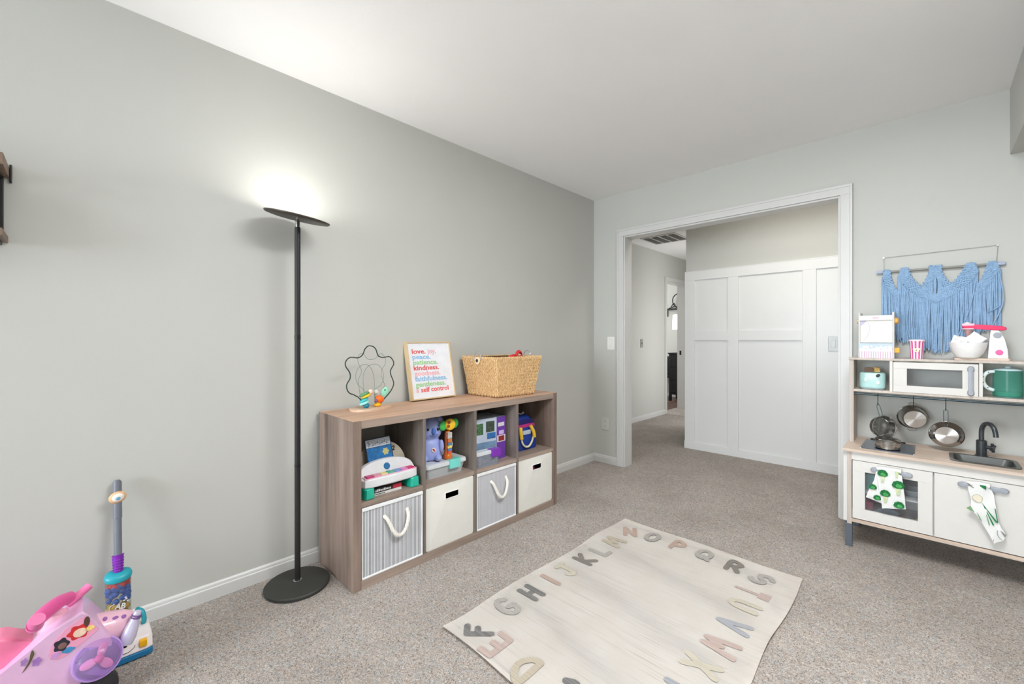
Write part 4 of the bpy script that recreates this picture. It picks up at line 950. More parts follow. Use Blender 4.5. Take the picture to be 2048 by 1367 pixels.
obj('seat', MB().prism([(-.40, .17), (-.40, .29), (-.34, .30), (-.24, .275), (-.165, .283), (-.150, .278), (-.115, .252), (-.07, .228), (-.075, .19), (-.15, .17)], lambda y, z: Vector((.272, y, z)), lambda y, z: Vector((.352, y, z)), .012), PKB, t)
# steering column and handlebar
obj('steering_column', MB().tube([(.325, -.062, .245), (.325, -.052, .296)], [.032, .026], 20), LPK, t)
hb = obj('handlebar', MB().tube(smoothpath([(.415, -.092, .318), (.385, -.088, .316), (.35, -.066, .322), (.325, -.045, .325), (.295, -.022, .318)], 5), [.0165 + .004 * math.sin(PI * k / 20) for k in range(21)], 16), HOT, t)
obj('grip', MB().tube([(.392, -.092, .305), (.425, -.086, .336), (.427, -.0855, .338)], [.0185, .0175, .0165], 18), mat('ride_grip_pink', (232, 116, 168), .4), hb)
obj('grip', MB().tube([(.30, -.030, .296), (.282, .022, .330), (.2815, .0235, .331)], [.0120, .0115, .0105], 16), mat('ride_grip_pink', (232, 116, 168), .4), hb)
# window sticker: plain coloured shapes
STK = [(-.0650, .2090), (-.0600, .230), (-.0530, .2440), (-.0300, .2680), (.0080, .2880), (.0200, .272), (.0400, .2340), (.020, .219), (-.0040, .2050), (-.0290, .1900), (-.0480, .1870), (-.060, .195)]
xs = lambda z, k: .3985 + .05 * (.24 - z) + k
wd = obj('sticker', MB().prism(STK, lambda y, z: Vector((xs(z, -.001), y, z)), lambda y, z: Vector((xs(z, .0006), y, z))), mat('sticker_pink', (236, 160, 190), .3), t, smooth=0)
def blob(nm, pts, col, k, par=wd):
    pts = [(p.x, p.y) for p in smoothpath([(a, c, 0) for a, c in pts], 4, True)]
    return obj(nm, MB().prism(pts, lambda y, z: Vector((xs(z, 0), y, z)), lambda y, z: Vector((xs(z, k), y, z))), mat('sticker_' + nm, col, .3, var=.15, vs=80), par, smooth=0)
def disc(nm, y, z, ry, rz, col, k, par, pet=0):
    pts = [(y + ry * (1 + .13 * math.cos(pet * a)) * math.cos(a), z + rz * (1 + .13 * math.cos(pet * a)) * math.sin(a)) for a in [2 * PI * q / 48 for q in range(48)]]
    b = MB(); R0 = b.ring([Vector((xs(q[1], 0), q[0], q[1])) for q in pts]); R1 = b.ring([Vector((xs(q[1], k), q[0], q[1])) for q in pts]); c = b.v((xs(z, k), y, z))
    for q in range(48): b._f([R0[q], R0[(q + 1) % 48], R1[(q + 1) % 48], R1[q]]); b._f([c, R1[q], R1[(q + 1) % 48]])
    return obj(nm, b, mat('sticker_' + nm, col, .3, var=.15, vs=80), par, smooth=0)
disc('red_flower', -.002, .247, .024, .020, (206, 44, 48), .0012, wd, 6); disc('cream_centre', .000, .244, .013, .011, (238, 206, 182), .0018, wd)
disc('navy_flower', -.039, .226, .016, .018, (42, 40, 56), .0012, wd, 5); disc('brown_centre', -.037, .223, .008, .008, (124, 92, 84), .0018, wd)
disc('blue_petals', -.024, .204, .013, .008, (66, 140, 190), .0016, wd, 4); disc('lilac_petals', -.051, .202, .009, .009, (200, 150, 206), .0016, wd, 5)
disc('brown_bud', .015, .270, .006, .013, (88, 62, 50), .0016, wd); disc('yellow_bud', .022, .247, .009, .006, (236, 206, 120), .0018, wd)
disc('violet_flower', -.088, .203, .009, .011, (156, 112, 180), .0012, t, 5); disc('mauve_flower', -.112, .214, .007, .010, (170, 130, 186), .0012, t, 5)
blob('olive_leaf', [(-.097, .240), (-.093, .228), (-.098, .212), (-.104, .200), (-.116, .186), (-.110, .198), (-.103, .212), (-.101, .228)], (92, 84, 60), .0010, t)
# turbine with clear dome
fc = Vector((.412, .040, .150)); fa = Vector((.93, .12, .34)).normalized()
obj('turbine_housing', MB().lathe([(.044, -.05), (.056, -.03), (.060, -.004), (.059, .004), (.052, .006)], fc - fa * .006, fa, 36), mat('ride_lilac', (186, 150, 214), .35, coat=.3), t)
obj('turbine_plate', MB().lathe([(.052, 0), (.052, .002)], fc - fa * .003, fa, 32), mat('ride_violet', (190, 164, 220), .4), t)
fan = obj('fan_hub', MB().ball(fc + fa * .012, .012, 16, 10), HOT, t)
u_ = fa.orthogonal().normalized(); w_ = fa.cross(u_)
for k in range(3):
    a = 2 * PI * k / 3 + .4; d_ = u_ * math.cos(a) + w_ * math.sin(a); e_ = fa.cross(d_)
    R = Matrix((d_, e_, fa)).transposed()
    obj('fan_blade', MB().ball(fc + fa * .012 + d_ * .024, (.020, .013, .004), 16, 8, R @ Matrix.Rotation(.4, 3, 'X')), mat('fan_pink', (240, 150, 190), .4), fan)
obj('clear_dome', MB().lathe([(.055, .004), (.052, .016), (.042, .028), (.024, .036), (.004, .039)], fc - fa * .004, fa, 36), clearmat('dome_lilac', (216, 190, 232), .2, .08), t)
# front fairing and small silver thruster
obj('nose_fairing', MB().loft([[Vector((.335 + r * .9 * math.cos(2 * PI * k / 22), y + .18 * r * math.sin(2 * PI * k / 22), zc + r * math.sin(2 * PI * k / 22))) for k in range(22)] for y, zc, r in ((.02, .196, .058), (.06, .191, .055), (.095, .189, .048), (.118, .187, .038), (.130, .185, .019))], cap0=True, cap1=True), LPK, t, smooth=60)
b = MB()
for y, z, r in ((.078, .231, .012), (.100, .226, .008), (.056, .239, .007)): b.ball((.356, y, z), (.010, r, .006), 12, 8)
obj('purple_print', b, mat('print_purple', (150, 96, 170), .4), t)
th = obj('thruster', MB().tube([(.388, .106, .150), (.387, .111, .170), (.385, .119, .195), (.384, .126, .216), (.383, .133, .236), (.383, .135, .241)], [.016, .0205, .0185, .0125, .011, .009], 18), mat('thruster_silver', (206, 200, 224), .3, .2), t)
for (y, z, r) in ((.1312, .230, .0125), (.1290, .224, .0128)):
    obj('purple_ring', MB().tube([Vector((.3835, y, z)) + Vector((math.cos(a), math.sin(a) * .9, -.35 * math.sin(a))) * r for a in [2 * PI * k / 18 for k in range(18)]], .0022, 6, True), mat('thruster_purple', (110, 70, 130), .4), th)
for y in (.035, -.30):
    for x in (.268, .400):
        obj('wheel', MB().lathe([(.012, -.016), (.044, -.016), (.052, -.010), (.052, .010), (.044, .016), (.012, .016)], (x, y, .053), (1, 0, 0), 28), mat('wheel_black', (40, 38, 42), .6), t)

# ================================================================== toy kitchen
KW = mat('kitchen_white', (216, 213, 208), .45, var=.012)
BIRCH = wood('birch_ply', (190, 178, 167), (212, 200, 189), 2, False, .5)
BIRCHX = wood('birch_counter', (200, 178, 160), (222, 202, 185), 0, False, .45)
LEGC = mat('leg_slate', (86, 94, 104), .45); HGR = mat('handle_grey', (158, 162, 170), .4)
K = thing('toy_kitchen', (2.27, 3.16, 0), 'white and birch toy play kitchen against the back wall', 'toy kitchen')
KX0, KX1, KF, KBk = 1.912, 2.632, 2.965, 3.365
for a in (0, 1):
    m_ = lambda x0, x1: (x0, x1) if a == 0 else (KX0 + KX1 - x1, KX0 + KX1 - x0)
    x0, x1 = m_(1.912, 1.929); boxo('side_panel', (x0, x1, 2.978, KBk, .136, .527), KW, K, .002)
    x0, x1 = m_(1.929, 1.949); boxo('front_post', (x0, x1, 2.972, 2.992, .125, .527), BIRCH, K, .001)
    boxo('back_post', (x0, x1, KBk - .02, KBk, .125, .527), BIRCH, K, .001)
    x0, x1 = m_(1.921, 1.951)
    boxo('leg', (x0, x1, 2.972, 3.000, 0, .128), LEGC, K, .002); boxo('leg', (x0, x1, 3.325, 3.353, 0, .128), LEGC, K, .002)
    x0, x1 = m_(1.918, 1.938); boxo('hutch_post', (x0, x1, 3.172, 3.345, .541, 1.020), BIRCH, K, .001)
# counter with a hole for the sink
SX, SY = (2.338, 2.548), (3.022, 3.212)
c = MB().box(KX0, SX[0], 2.952, KBk, .527, .541).box(SX[1], KX1, 2.952, KBk, .527, .541).box(SX[0], SX[1], 2.952, SY[0], .527, .541).box(SX[0], SX[1], SY[1], KBk, .527, .541)
obj('countertop', c, BIRCHX, K)
boxo('top_rail', (1.949, 2.595, 2.972, 2.984, .480, .527), KW, K, .001)
boxo('bottom_board', (1.949, 2.595, 2.970, KBk, .140, .158), BIRCHX, K, .001)
boxo('oven_shelf', (1.949, 2.595, 3.02, KBk - .01, .296, .304), KW, K, .001)
boxo('centre_panel', (2.266, 2.272, 2.99, KBk, .158, .527), KW, K)
boxo('back_panel', (1.949, 2.595, KBk - .006, KBk - .001, .158, .527), KW, K)
# oven door with window, cupboard door
DY0, DY1 = 2.968, 2.982
d1 = MB(); a0, a1, z0, z1 = 1.953, 2.2655, .163, .4775; w0, w1, v0, v1 = 2.006, 2.212, .219, .4215
d1.box(a0, a1, DY0, DY1, z0, v0, .001).box(a0, a1, DY0, DY1, v1, z1, .001).box(a0, w0, DY0, DY1, v0, v1, .001).box(w1, a1, DY0, DY1, v0, v1, .001)
od = obj('oven_door', d1, KW, K)
boxo('window_pane', (w0 - .004, w1 + .004, 2.978, 2.981, v0 - .004, v1 + .004), clearmat('oven_window', (235, 238, 240), .05, .08), od)
cd = boxo('cupboard_door', (2.2715, 2.591, DY0, DY1, .163, .4775), KW, K, .001)
def bar_handle(par, p, q, w=.011):
    p, q = Vector(p), Vector(q); d_ = (q - p).normalized(); out = Vector((0, -1, 0))
    b = MB()
    for e_ in (p, q):
        u_ = d_; s_ = out.cross(d_)
        b.loft([[e_ + u_ * (.017 * math.cos(2 * PI * k / 20)) + s_ * (.0125 * math.sin(2 * PI * k / 20)) + out * h for k in range(20)] for h in (0, .010)] + [[e_ + u_ * (.013 * math.cos(2 * PI * k / 20)) + s_ * (.009 * math.sin(2 * PI * k / 20)) + out * .016 for k in range(20)]], cap0=True, cap1=True)
    u_ = out; s_ = d_.cross(out); sec = [(.010, -w), (.010, w), (.0145, w), (.0165, w * .6), (.0165, -w * .6), (.0145, -w)]
    b.loft([[e_ + u_ * h + s_ * g for h, g in sec] for e_ in (p, q)], cap0=True, cap1=True)
    return obj('handle', b, HGR, par)
bar_handle(od, (2.046, DY0, .446), (2.176, DY0, .446)); bar_handle(cd, (2.367, DY0, .446), (2.496, DY0, .446))
# hutch: shelves, dividers, microwave door, rail
boxo('top_shelf', (1.914, 2.630, 3.165, 3.350, 1.020, 1.032), BIRCH, K, .001)
boxo('hutch_shelf', (1.938, 2.612, 3.172, 3.345, .836, .850), BIRCH, K, .001)
for x0, x1 in ((2.095, 2.108), (2.432, 2.445)): boxo('hutch_divider', (x0, x1, 3.172, 3.345, .850, 1.020), KW, K, .001)
d2 = MB(); a0, a1, z0, z1, w0, w1, v0, v1 = 2.110, 2.430, .849, 1.013, 2.166, 2.374, .886, .979
d2.box(a0, a1, 3.168, 3.180, z0, v0, .001).box(a0, a1, 3.168, 3.180, v1, z1, .001).box(a0, w0, 3.168, 3.180, v0, v1, .001).box(w1, a1, 3.168, 3.180, v0, v1, .001)
md = obj('microwave_door', d2, KW, K)
boxo('window_pane', (w0 - .003, w1 + .003, 3.1765, 3.179, v0 - .003, v1 + .003), clearmat('oven_window', (235, 238, 240), .05, .08), md)
bar_handle(md, (2.403, 3.168, .869), (2.403, 3.168, .987), .009)
obj('hanging_rail', MB().tube([(1.938, 3.185, .822), (2.612, 3.185, .822)], .0055, 12), mat('rail_slate', (58, 72, 80), .35, .4), K)
# hob
HOB = mat('hob_glass', (74, 84, 98), .15, .2); 
hb = obj('hob', MB().prism(rrect(.1085, .137, .006, 3), lambda u, v: Vector((2.090 + u, 3.152 + v, .541)), lambda u, v: Vector((2.090 + u, 3.152 + v, .5445)), .001), HOB, K)
b = MB()
for q in ((1.981, 1.986, 3.014, 3.290), (2.194, 2.199, 3.014, 3.290)): b.box(*q, .541, .5455, .0005)
obj('metal_edge', b, STEEL, hb)
for cy_ in (3.085, 3.222): obj('hob_ring', MB().lathe([(.055, .0), (.055, .0008), (.0005, .0008)], (2.09, cy_, .5445), seg=32), mat('hob_black', (20, 20, 22), .15), hb)
# sink and tap
SNK = mat('sink_grey', (104, 106, 104), .3, .7)
cx, cy = 2.443, 3.117
L = lambda hw, hh, r, z: [Vector((cx + a, cy + q, z)) for a, q in rrect(hw, hh, r, 6)]
obj('sink', MB().loft([L(.116, .101, .03, .541), L(.117, .102, .03, .5455), L(.108, .093, .03, .5465), L(.101, .086, .028, .544), L(.097, .082, .028, .530), L(.086, .071, .03, .488), L(.070, .056, .03, .480)], cap1=True), SNK, K)
TAP = mat('tap_slate', (76, 80, 84), .3, .6)
tp = obj('tap_body', MB().lathe([(.024, 0), (.024, .006), (.0195, .008), (.0195, .080), (.0165, .083), (.0115, .084)], (2.444, 3.236, .541), seg=24), TAP, K)
obj('spout', MB().tube(smoothpath([(2.444, 3.236, .62), (2.444, 3.236, .665), (2.447, 3.232, .690), (2.456, 3.218, .710), (2.470, 3.196, .714), (2.481, 3.178, .700), (2.486, 3.170, .678), (2.488, 3.167, .655)], 5), .0098, 14), TAP, tp)
v_ = Vector((.93, -.36, 0)).normalized(); p = Vector((2.444, 3.236, .592))
obj('valve', MB().tube([p + v_ * .015, p + v_ * .034, p + v_ * .036, p + v_ * .046], [.009, .009, .0115, .0115], 16), TAP, tp)
b = MB(); u_ = Vector((0, 0, 1)); w_ = v_.cross(u_)
for k in range(4):
    a = PI / 2 * k + .3; q = u_ * math.cos(a) + w_ * math.sin(a); b.tube([p + v_ * .040, p + v_ * .040 + q * .022], [.0055, .0065], 10)
obj('cross_knob', b, TAP, tp)
# ------------------------------------------------ things behind the oven window
o = obj('teal_tin', MB().prism(rrect(.042, .03, .006, 3), lambda u, v: Vector((1.998 + u, 3.10 + v, .304)), lambda u, v: Vector((1.998 + u, 3.10 + v, .392)), .003), mat('tin_teal', (120, 178, 178), .5)); tag(o, 'pale teal tin behind the oven window', 'tin')
t = thing('mixing_bowl', (2.19, 3.12, .304), 'small grey bowl on the shelf behind the oven window', 'bowl')
obj('bowl_shell', MB().lathe([(.02, 0), (.03, .004), (.048, .03), (.052, .034), (.046, .030), (.028, .008), (.001, .006)], (2.19, 3.12, .304), seg=24), mat('bowl_grey', (190, 194, 200), .4), t)
obj('bowl_rim', MB().tube([(2.19 + .051 * math.cos(a), 3.12 + .051 * math.sin(a), .338) for a in [2 * PI * k / 24 for k in range(24)]], .0016, 6, True), WHITE, t)
t = thing('red_carton', (2.02, 3.06, .158), 'crimson carton behind the oven window', 'box')
boxo('carton', (2.004, 2.034, 3.03, 3.09, .158, .248), mat('carton_crimson', (150, 24, 62), .5), t, .001); boxo('carton_edge', (2.000, 2.0038, 3.03, 3.09, .158, .248), mat('carton_rose', (222, 130, 150), .5), t, .001)
o = obj('toy_plate', MB().lathe([(.03, 0), (.055, .006), (.06, .012), (.056, .010), (.03, .004), (.001, .003)], (2.09, 3.06, .170), (-.1, -.55, .8), 28), mat('plate_grey', (150, 158, 168), .35)); tag(o, 'grey plate on the oven floor beneath the towel', 'plate')
for nm, lab, x, y, col, r in (('play_tomato', 'dark red play tomato behind the oven window', 2.150, 3.05, (128, 30, 26), .024), ('play_pepper', 'green play pepper behind the oven window', 2.185, 3.04, (60, 96, 36), .022), ('play_lemon', 'yellow play lemon behind the oven window', 2.218, 3.06, (196, 156, 50), .023)):
    t = thing(nm, (x, y, .158), lab, 'toy food', 'play food on the oven floor')
    obj('fruit', MB().ball((x, y, .158 + r * 1.05), (r, r, r * 1.05), 16, 12), mat(nm + '_skin', col, .4), t)
    obj('stem', MB().tube([(x, y, .158 + r * 2), (x + .002, y, .158 + r * 2 + .008)], .002, 6), mat('food_stem', (60, 90, 40), .6), t)
# ------------------------------------------------ pot on the hob
PS = mat('pan_steel', (184, 183, 180), .17, 1.0, var=.03)
px, py, pz = 2.092, 3.085, .5455
t = thing('steel_pot', (px, py, pz), 'small steel steamer pot with lid standing on the hob', 'pot')
obj('pot_body', MB().lathe([(.001, .001), (.046, 0), (.052, .003), (.053, .044), (.055, .0455), (.0515, .0455), (.050, .006), (.001, .005)], (px, py, pz), seg=36), PS, t)
ld = obj('lid', MB().lathe([(.052, 0), (.054, .002), (.046, .008), (.02, .013), (.001, .014)], (px, py, pz + .0465), (.05, -.04, 1), 36), PS, t)
obj('lid_knob', MB().tube([(px - .012, py - .002, pz + .060), (px - .008, py - .002, pz + .068), (px + .008, py + .002, pz + .068), (px + .012, py + .002, pz + .060)], .0028, 8), BLACK, ld)
for s_ in (-1, 1):
    obj('side_handle', MB().tube(smoothpath([(px + s_ * .052, py - .016, pz + .038), (px + s_ * .068, py - .012, pz + .040), (px + s_ * .068, py + .012, pz + .040), (px + s_ * .052, py + .016, pz + .038)]), .0026, 8), BLACK, t)
b = MB()
for a0 in (-1.95, -1.25, -.9):
    for j in range(4):
        for i in range(2):
            a = a0 + i * .11; b.ball((px + .0526 * math.cos(a), py + .0526 * math.sin(a), pz + .010 + j * .009), .0016, 8, 6)
obj('steam_holes', b, BLACK, t)
# ------------------------------------------------ hooks and hanging pans
def hook(x, label):
    t = thing('rail_hook', (x, 3.185, .772), label, 'hook', 'hooks on the kitchen rail')
    obj('hook_wire', MB().tube(smoothpath([(x, 3.192, .823), (x, 3.185, .8295), (x, 3.178, .822), (x, 3.180, .80), (x, 3.184, .775), (x, 3.179, .766), (x, 3.172, .770), (x, 3.171, .776)], 5), .0016, 8), BLACK, t)
    obj('hook_tip', MB().ball((x, 3.171, .777), .0024, 8, 6), BLACK, t)
hook(2.045, 'black hook holding the pan nearest the doorway'); hook(2.192, 'black hook holding the two-handled pot'); hook(2.315, 'black hook holding the pan nearest the tap')
def pan(name, label, c, n, R, rb, dep, hang, kind, flip):
    """c: rim centre, n: direction the base faces"""
    c, n = Vector(c), Vector(n).normalized(); t = thing(name, (c.x, c.y, c.z - R), label, 'pan', 'steel pans hung on the kitchen rail')
    obj('pan_body', MB().lathe([(R, -.001), (R + .003, 0), (R - .002, .003), (rb + .006, dep - .006), (rb, dep), (rb - .002, dep - .003), (rb + .003, dep - .008), (R - .004, .003), (R - .001, .0)], c, n, 40, cap0=False, cap1=False), PS, t)
    obj('pan_base', MB().lathe([(rb, dep - .001), (rb - .001, dep + .0015), (.001, dep + .0022)], c, n, 40), radial_steel(), t)
    obj('pan_floor', MB().lathe([(rb - .0005, dep - .0045), (.0005, dep - .0045)], c, n, 40), PS, t)
    h = Vector(hang)
    if kind == 'long':
        top = c + (h - c).normalized() * R; s_ = n.cross((h - c).normalized()).normalized() * .0085
        obj('wire_handle', MB().tube(smoothpath([top + s_, h + s_ * .9 - (h - c).normalized() * .006, h, h - s_ * .9 - (h - c).normalized() * .006, top - s_], 5), .0022, 8), mat('handle_steel_blue', (150, 164, 176), .3, .9), t)
    else:
        for s2_ in (1, -1):
            d_ = (h - c).normalized() * s2_; s_ = n.cross(d_).normalized(); e_ = c + d_ * (R + .001)
            obj('loop_handle', MB().tube(smoothpath([e_ + s_ * .018 - d_ * .003, e_ + s_ * .015 + d_ * .010, e_ + d_ * .0145, e_ - s_ * .015 + d_ * .010, e_ - s_ * .018 - d_ * .003], 5), .0022, 8), PS, t)
    return t
def radial_steel():
    if 'radial_steel' in MATS: return MATS['radial_steel']
    m, nt, b_ = newmat('radial_steel'); v = coords(nt)
    nt.links.new(ramp(nt, noise_n(nt, v, 300, 2), [(.3, lin((212, 208, 204))), (.7, lin((218, 214, 210)))]), b_.inputs['Base Color'])
    b_.inputs['Metallic'].default_value = 1.0; b_.inputs['Roughness'].default_value = .3; b_.inputs['Anisotropic'].default_value = .85
    tg = N(nt, 'ShaderNodeTangent', direction_type='RADIAL', axis='Y'); nt.links.new(tg.outputs[0], b_.inputs['Tangent'])
    MATS['radial_steel'] = m; return m
pan('hanging_pan', 'steel saucepan with open side showing, hung nearest the doorway', (2.072, 3.205, .640), (-.62, .76, -.1), .062, .050, .040, (2.045, 3.184, .766), 'long', True)
pan('hanging_pot', 'two-handled steel pot hung base outwards in the middle of the rail', (2.184, 3.310, .700), (.20, -.97, -.08), .064, .047, .062, (2.186, 3.31, .78), 'loops', False)
pan('hanging_pan', 'steel pan hung base outwards beside the tap', (2.318, 3.232, .634), (.02, -1, -.05), .066, .045, .034, (2.315, 3.200, .766), 'long', False)

# ------------------------------------------------ tea towels
TOW = mat('towel_white', (228, 228, 225), .95, bmp=.15, bs=700)
def slab(poly, y0, th, wav=.003, fr=70): return MB().prism(poly, lambda x, z: Vector((x, y0 + wav * math.sin(x * fr + z * 20), z)), lambda x, z: Vector((x, y0 - th + wav * math.sin(x * fr + z * 20), z)))
def smooth2(poly, n=4): return [(p.x, p.y) for p in smoothpath([(a, c, 0) for a, c in poly], n, True)]
t = thing('broccoli_towel', (2.10, 2.945, .257), 'white tea towel printed with broccoli on the oven handle', 'tea towel')
main = [(2.054, .4620), (2.104, .4650), (2.1530, .4640), (2.1560, .4190), (2.1640, .3480), (2.1690, .2720), (2.1230, .2650), (2.0770, .2570), (2.0740, .3030), (2.0650, .3620), (2.0570, .4180)]
def cloth(poly, y0, th, nz=10, nx=8, wav=.0022):
    """cut polygon into horizontal strips so the cloth can ripple"""
    zs = [p[1] for p in poly]; zt, zb = max(zs) - 1e-4, min(zs) + 1e-4; rows = []
    for j in range(nz + 1):
        z = zb + (zt - zb) * j / nz; xs_ = []
        for (a, c), (d_, e_) in zip(poly, poly[1:] + poly[:1]):
            if (c - z) * (e_ - z) <= 0 and abs(e_ - c) > 1e-9: xs_.append(a + (d_ - a) * (z - c) / (e_ - c))
        xa, xb = min(xs_), max(xs_); rows.append([(xa + (xb - xa) * i / nx, z) for i in range(nx + 1)])
    b = MB(); w = lambda x, z: wav * math.sin(x * 95 + z * 17) + wav * .6 * math.sin(x * 40 - z * 50)
    g = [[b.v((x, y0 + w(x, z), z)) for x, z in r] for r in rows]
    for j in range(nz):
        for i in range(nx): b._f([g[j][i], g[j][i + 1], g[j + 1][i + 1], g[j + 1][i]])
    bmesh.ops.recalc_face_normals(b.bm, faces=b.bm.faces); bmesh.ops.solidify(b.bm, geom=b.bm.faces[:], thickness=th); return b, w
b, wv = cloth(main, 2.936, .0025); mp = obj('front_cloth', b, TOW, t, smooth=60)
fl = [(2.053, .4440), (2.0450, .3960), (2.0230, .3370), (2.0110, .2940), (2.0430, .2870), (2.0770, .2810), (2.0790, .3240), (2.0700, .3880), (2.064, .44)]
b, wv2 = cloth(fl, 2.944, .0025); fp = obj('folded_flap', b, TOW, t, smooth=60)
obj('top_fold', MB().tube([(2.056, 2.944, .4605), (2.104, 2.944, .4625), (2.151, 2.944, .4625)], .011, 12), TOW, t)
GRB = mat('broccoli_green', (26, 110, 56), .9, var=.5, vs=120); STB = mat('broccoli_stalk', (196, 208, 164), .9, var=.15, vs=60)
GRL = mat('broccoli_light', (74, 158, 88), .9, var=.3, vs=120)
def broc(x, z, s, par, w, y0, stalk=True, rot=0):
    th = .0006; y0 -= .002
    if stalk:
        obj('stalk_print', slab([(x - .008 * s, z + .002 * s), (x + .008 * s, z + .002 * s), (x + .006 * s, z - .034 * s), (x - .006 * s, z - .034 * s)], y0, th + .002, 0), STB, par)
    def dome(cx, cz, rx, rz, n=40):
        return [(cx + rx * (1 + .09 * abs(math.sin(4.5 * a))) * math.cos(a), cz + (rz if math.sin(a) > 0 else rz * .55) * (1 + .09 * abs(math.sin(4.5 * a))) * math.sin(a)) for a in [2 * PI * k / n for k in range(n)]]
    h_ = obj('broccoli_print', slab(dome(x, z + .006 * s, .0195 * s, .021 * s), y0 - .0004, th + .002, 0), GRB, par, smooth=0)
    obj('floret_print', slab(dome(x + .002 * s, z + .004 * s, .010 * s, .010 * s), y0 - .0032, .0004, 0), GRL, h_, smooth=0)
for x, z, s, st in ((2.080, .432, 1.0, 1), (2.140, .384, 1.15, 1), (2.090, .330, 1.0, 1), (2.143, .283, 1.0, 0)): broc(x, z, s, mp, wv, 2.9315, st)
obj('stalk_print', slab([(2.126, .462), (2.142, .462), (2.139, .432), (2.130, .432)], 2.9315, .0006, 0), STB, mp)
for x, z, s in ((2.040, .352, .8), (2.058, .300, .75)): broc(x, z, s, fp, wv2, 2.9395, False)
t = thing('leek_towel', (2.44, 2.945, .208), 'bunched white tea towel printed with leeks on the cupboard handle', 'tea towel')
T2 = [(2.381, .463), (2.416, .4660), (2.4530, .4600), (2.4660, .4260), (2.4700, .3790), (2.4780, .3080), (2.4910, .2750), (2.5040, .2560), (2.4910, .2240), (2.4640, .2080), (2.4520, .2390), (2.4290, .2910), (2.4080, .3280), (2.3920, .3500), (2.3940, .3880), (2.3860, .4240)]
b, wv = cloth(T2, 2.934, .006, 14, 8, .0035); mp = obj('hanging_cloth', b, TOW, t, smooth=60)
b, wv = cloth([(2.3780, .3420), (2.391, .358), (2.404, .345), (2.415, .325), (2.430, .290), (2.4100, .322)], 2.938, .0025, 6, 4, .001); obj('corner_fold', b, TOW, t, smooth=60)
obj('top_fold', MB().tube([(2.383, 2.944, .460), (2.416, 2.944, .463), (2.452, 2.944, .460)], .011, 12), TOW, t)
LG = mat('leek_green', (30, 120, 70), .9, var=.3, vs=60); LG2 = mat('leek_sage', (120, 156, 112), .9); INK = mat('leek_ink', (120, 116, 104), .9)
yk = 2.9255
for nm, poly, m_ in (('leaf_print', [(2.413, .464), (2.440, .446), (2.440, .464)], LG), ('leaf_print', [(2.378, .3450), (2.391, .3590), (2.403, .3340)], LG2), ('leaf_print', [(2.411, .334), (2.418, .322), (2.428, .296), (2.420, .306)], LG2), ('stem_print', [(2.426, .383), (2.429, .381), (2.474, .308), (2.470, .304)], LG), ('stem_print', [(2.430, .376), (2.433, .374), (2.465, .291), (2.460, .290)], LG), ('stem_print', [(2.433, .365), (2.435, .365), (2.452, .288), (2.448, .287)], LG2), ('leaf_print', [(2.466, .368), (2.469, .366), (2.477, .305), (2.474, .305)], LG), ('radish_print', [(2.452, .241), (2.464, .228), (2.463, .214)], mat('radish_pink', (206, 150, 156), .9)), ('leaf_print', [(2.484, .272), (2.501, .258), (2.496, .247)], mat('leek_grey', (140, 138, 132), .9, var=.4, vs=120)), ('stem_print', [(2.380, .462), (2.383, .464), (2.402, .448), (2.400, .446)], INK)):
    obj(nm, slab(poly, yk + .0035, .0055, 0), m_, mp, smooth=0)
obj('bulb_print', slab(smooth2([(2.397, .405), (2.411, .419), (2.428, .409), (2.425, .387), (2.416, .383), (2.402, .391)]), yk + .0035, .004, 0), mat('bulb_cream', (226, 218, 198), .9), mp, smooth=0)
obj('bulb_outline', MB().tube([(x, yk - .001, z) for x, z in smooth2([(2.397, .405), (2.411, .419), (2.428, .409), (2.425, .387), (2.416, .383), (2.402, .391)])], .0008, 5, True), mat('bulb_ink', (178, 168, 140), .9), mp)
obj('bulb_outline', MB().tube([(p.x, yk - .001, p.y) for p in smoothpath([(2.475, .272, 0), (2.474, .255, 0), (2.480, .240, 0), (2.489, .232, 0)])], .0008, 5), INK, mp)

# ------------------------------------------------ toaster and kettle in the hutch
AQ = mat('toaster_aqua', (178, 216, 212), .4, coat=.3)
tx, ty, tz = 2.018, 3.235, .850
t = thing('toy_toaster', (tx, ty, tz), 'pale aqua toy toaster with two slices of bread', 'toaster')
L = lambda hw, hh, r, z: [Vector((tx + a, ty + q, tz + z)) for a, q in rrect(hw, hh, r, 7)]
obj('foot', MB().loft([L(.050, .040, .03, 0), L(.054, .044, .03, .002), L(.054, .044, .03, .012)], cap0=True, cap1=True), mat('toaster_foot', (140, 156, 162), .5), t)
obj('body', MB().loft([L(.055, .045, .032, .010), L(.058, .048, .034, .018), L(.058, .048, .034, .086), L(.054, .044, .032, .095), L(.046, .036, .028, .098)], cap0=True, cap1=True), AQ, t)
obj('slots', MB().box(tx - .036, tx + .036, ty - .018, ty - .004, tz + .0965, tz + .0992, .001).box(tx - .036, tx + .036, ty + .008, ty + .022, tz + .0965, tz + .0992, .001), BLACK, t)
obj('lever', MB().box(tx - .033, tx - .021, ty - .052, ty - .046, tz + .045, tz + .070, .002), mat('toaster_pale', (214, 236, 232), .4), t)
obj('oval_badge', MB().lathe([(.011, 0), (.011, .0012)], (tx + .027, ty - .0478, tz + .082), (0, -1, 0), 20, sx=1.0, sy=.75), BLACK, t)
obj('dial', MB().box(tx + .020, tx + .034, ty - .0505, ty - .047, tz + .032, tz + .052, .002), WHITE, t)
b = MB()
for k in range(3): b.lathe([(.0016, 0), (.0016, .001)], (tx + .018 + k * .009, ty - .0478, tz + .065), (0, -1, 0), 8)
obj('indicator_dots', b, HGR, t)
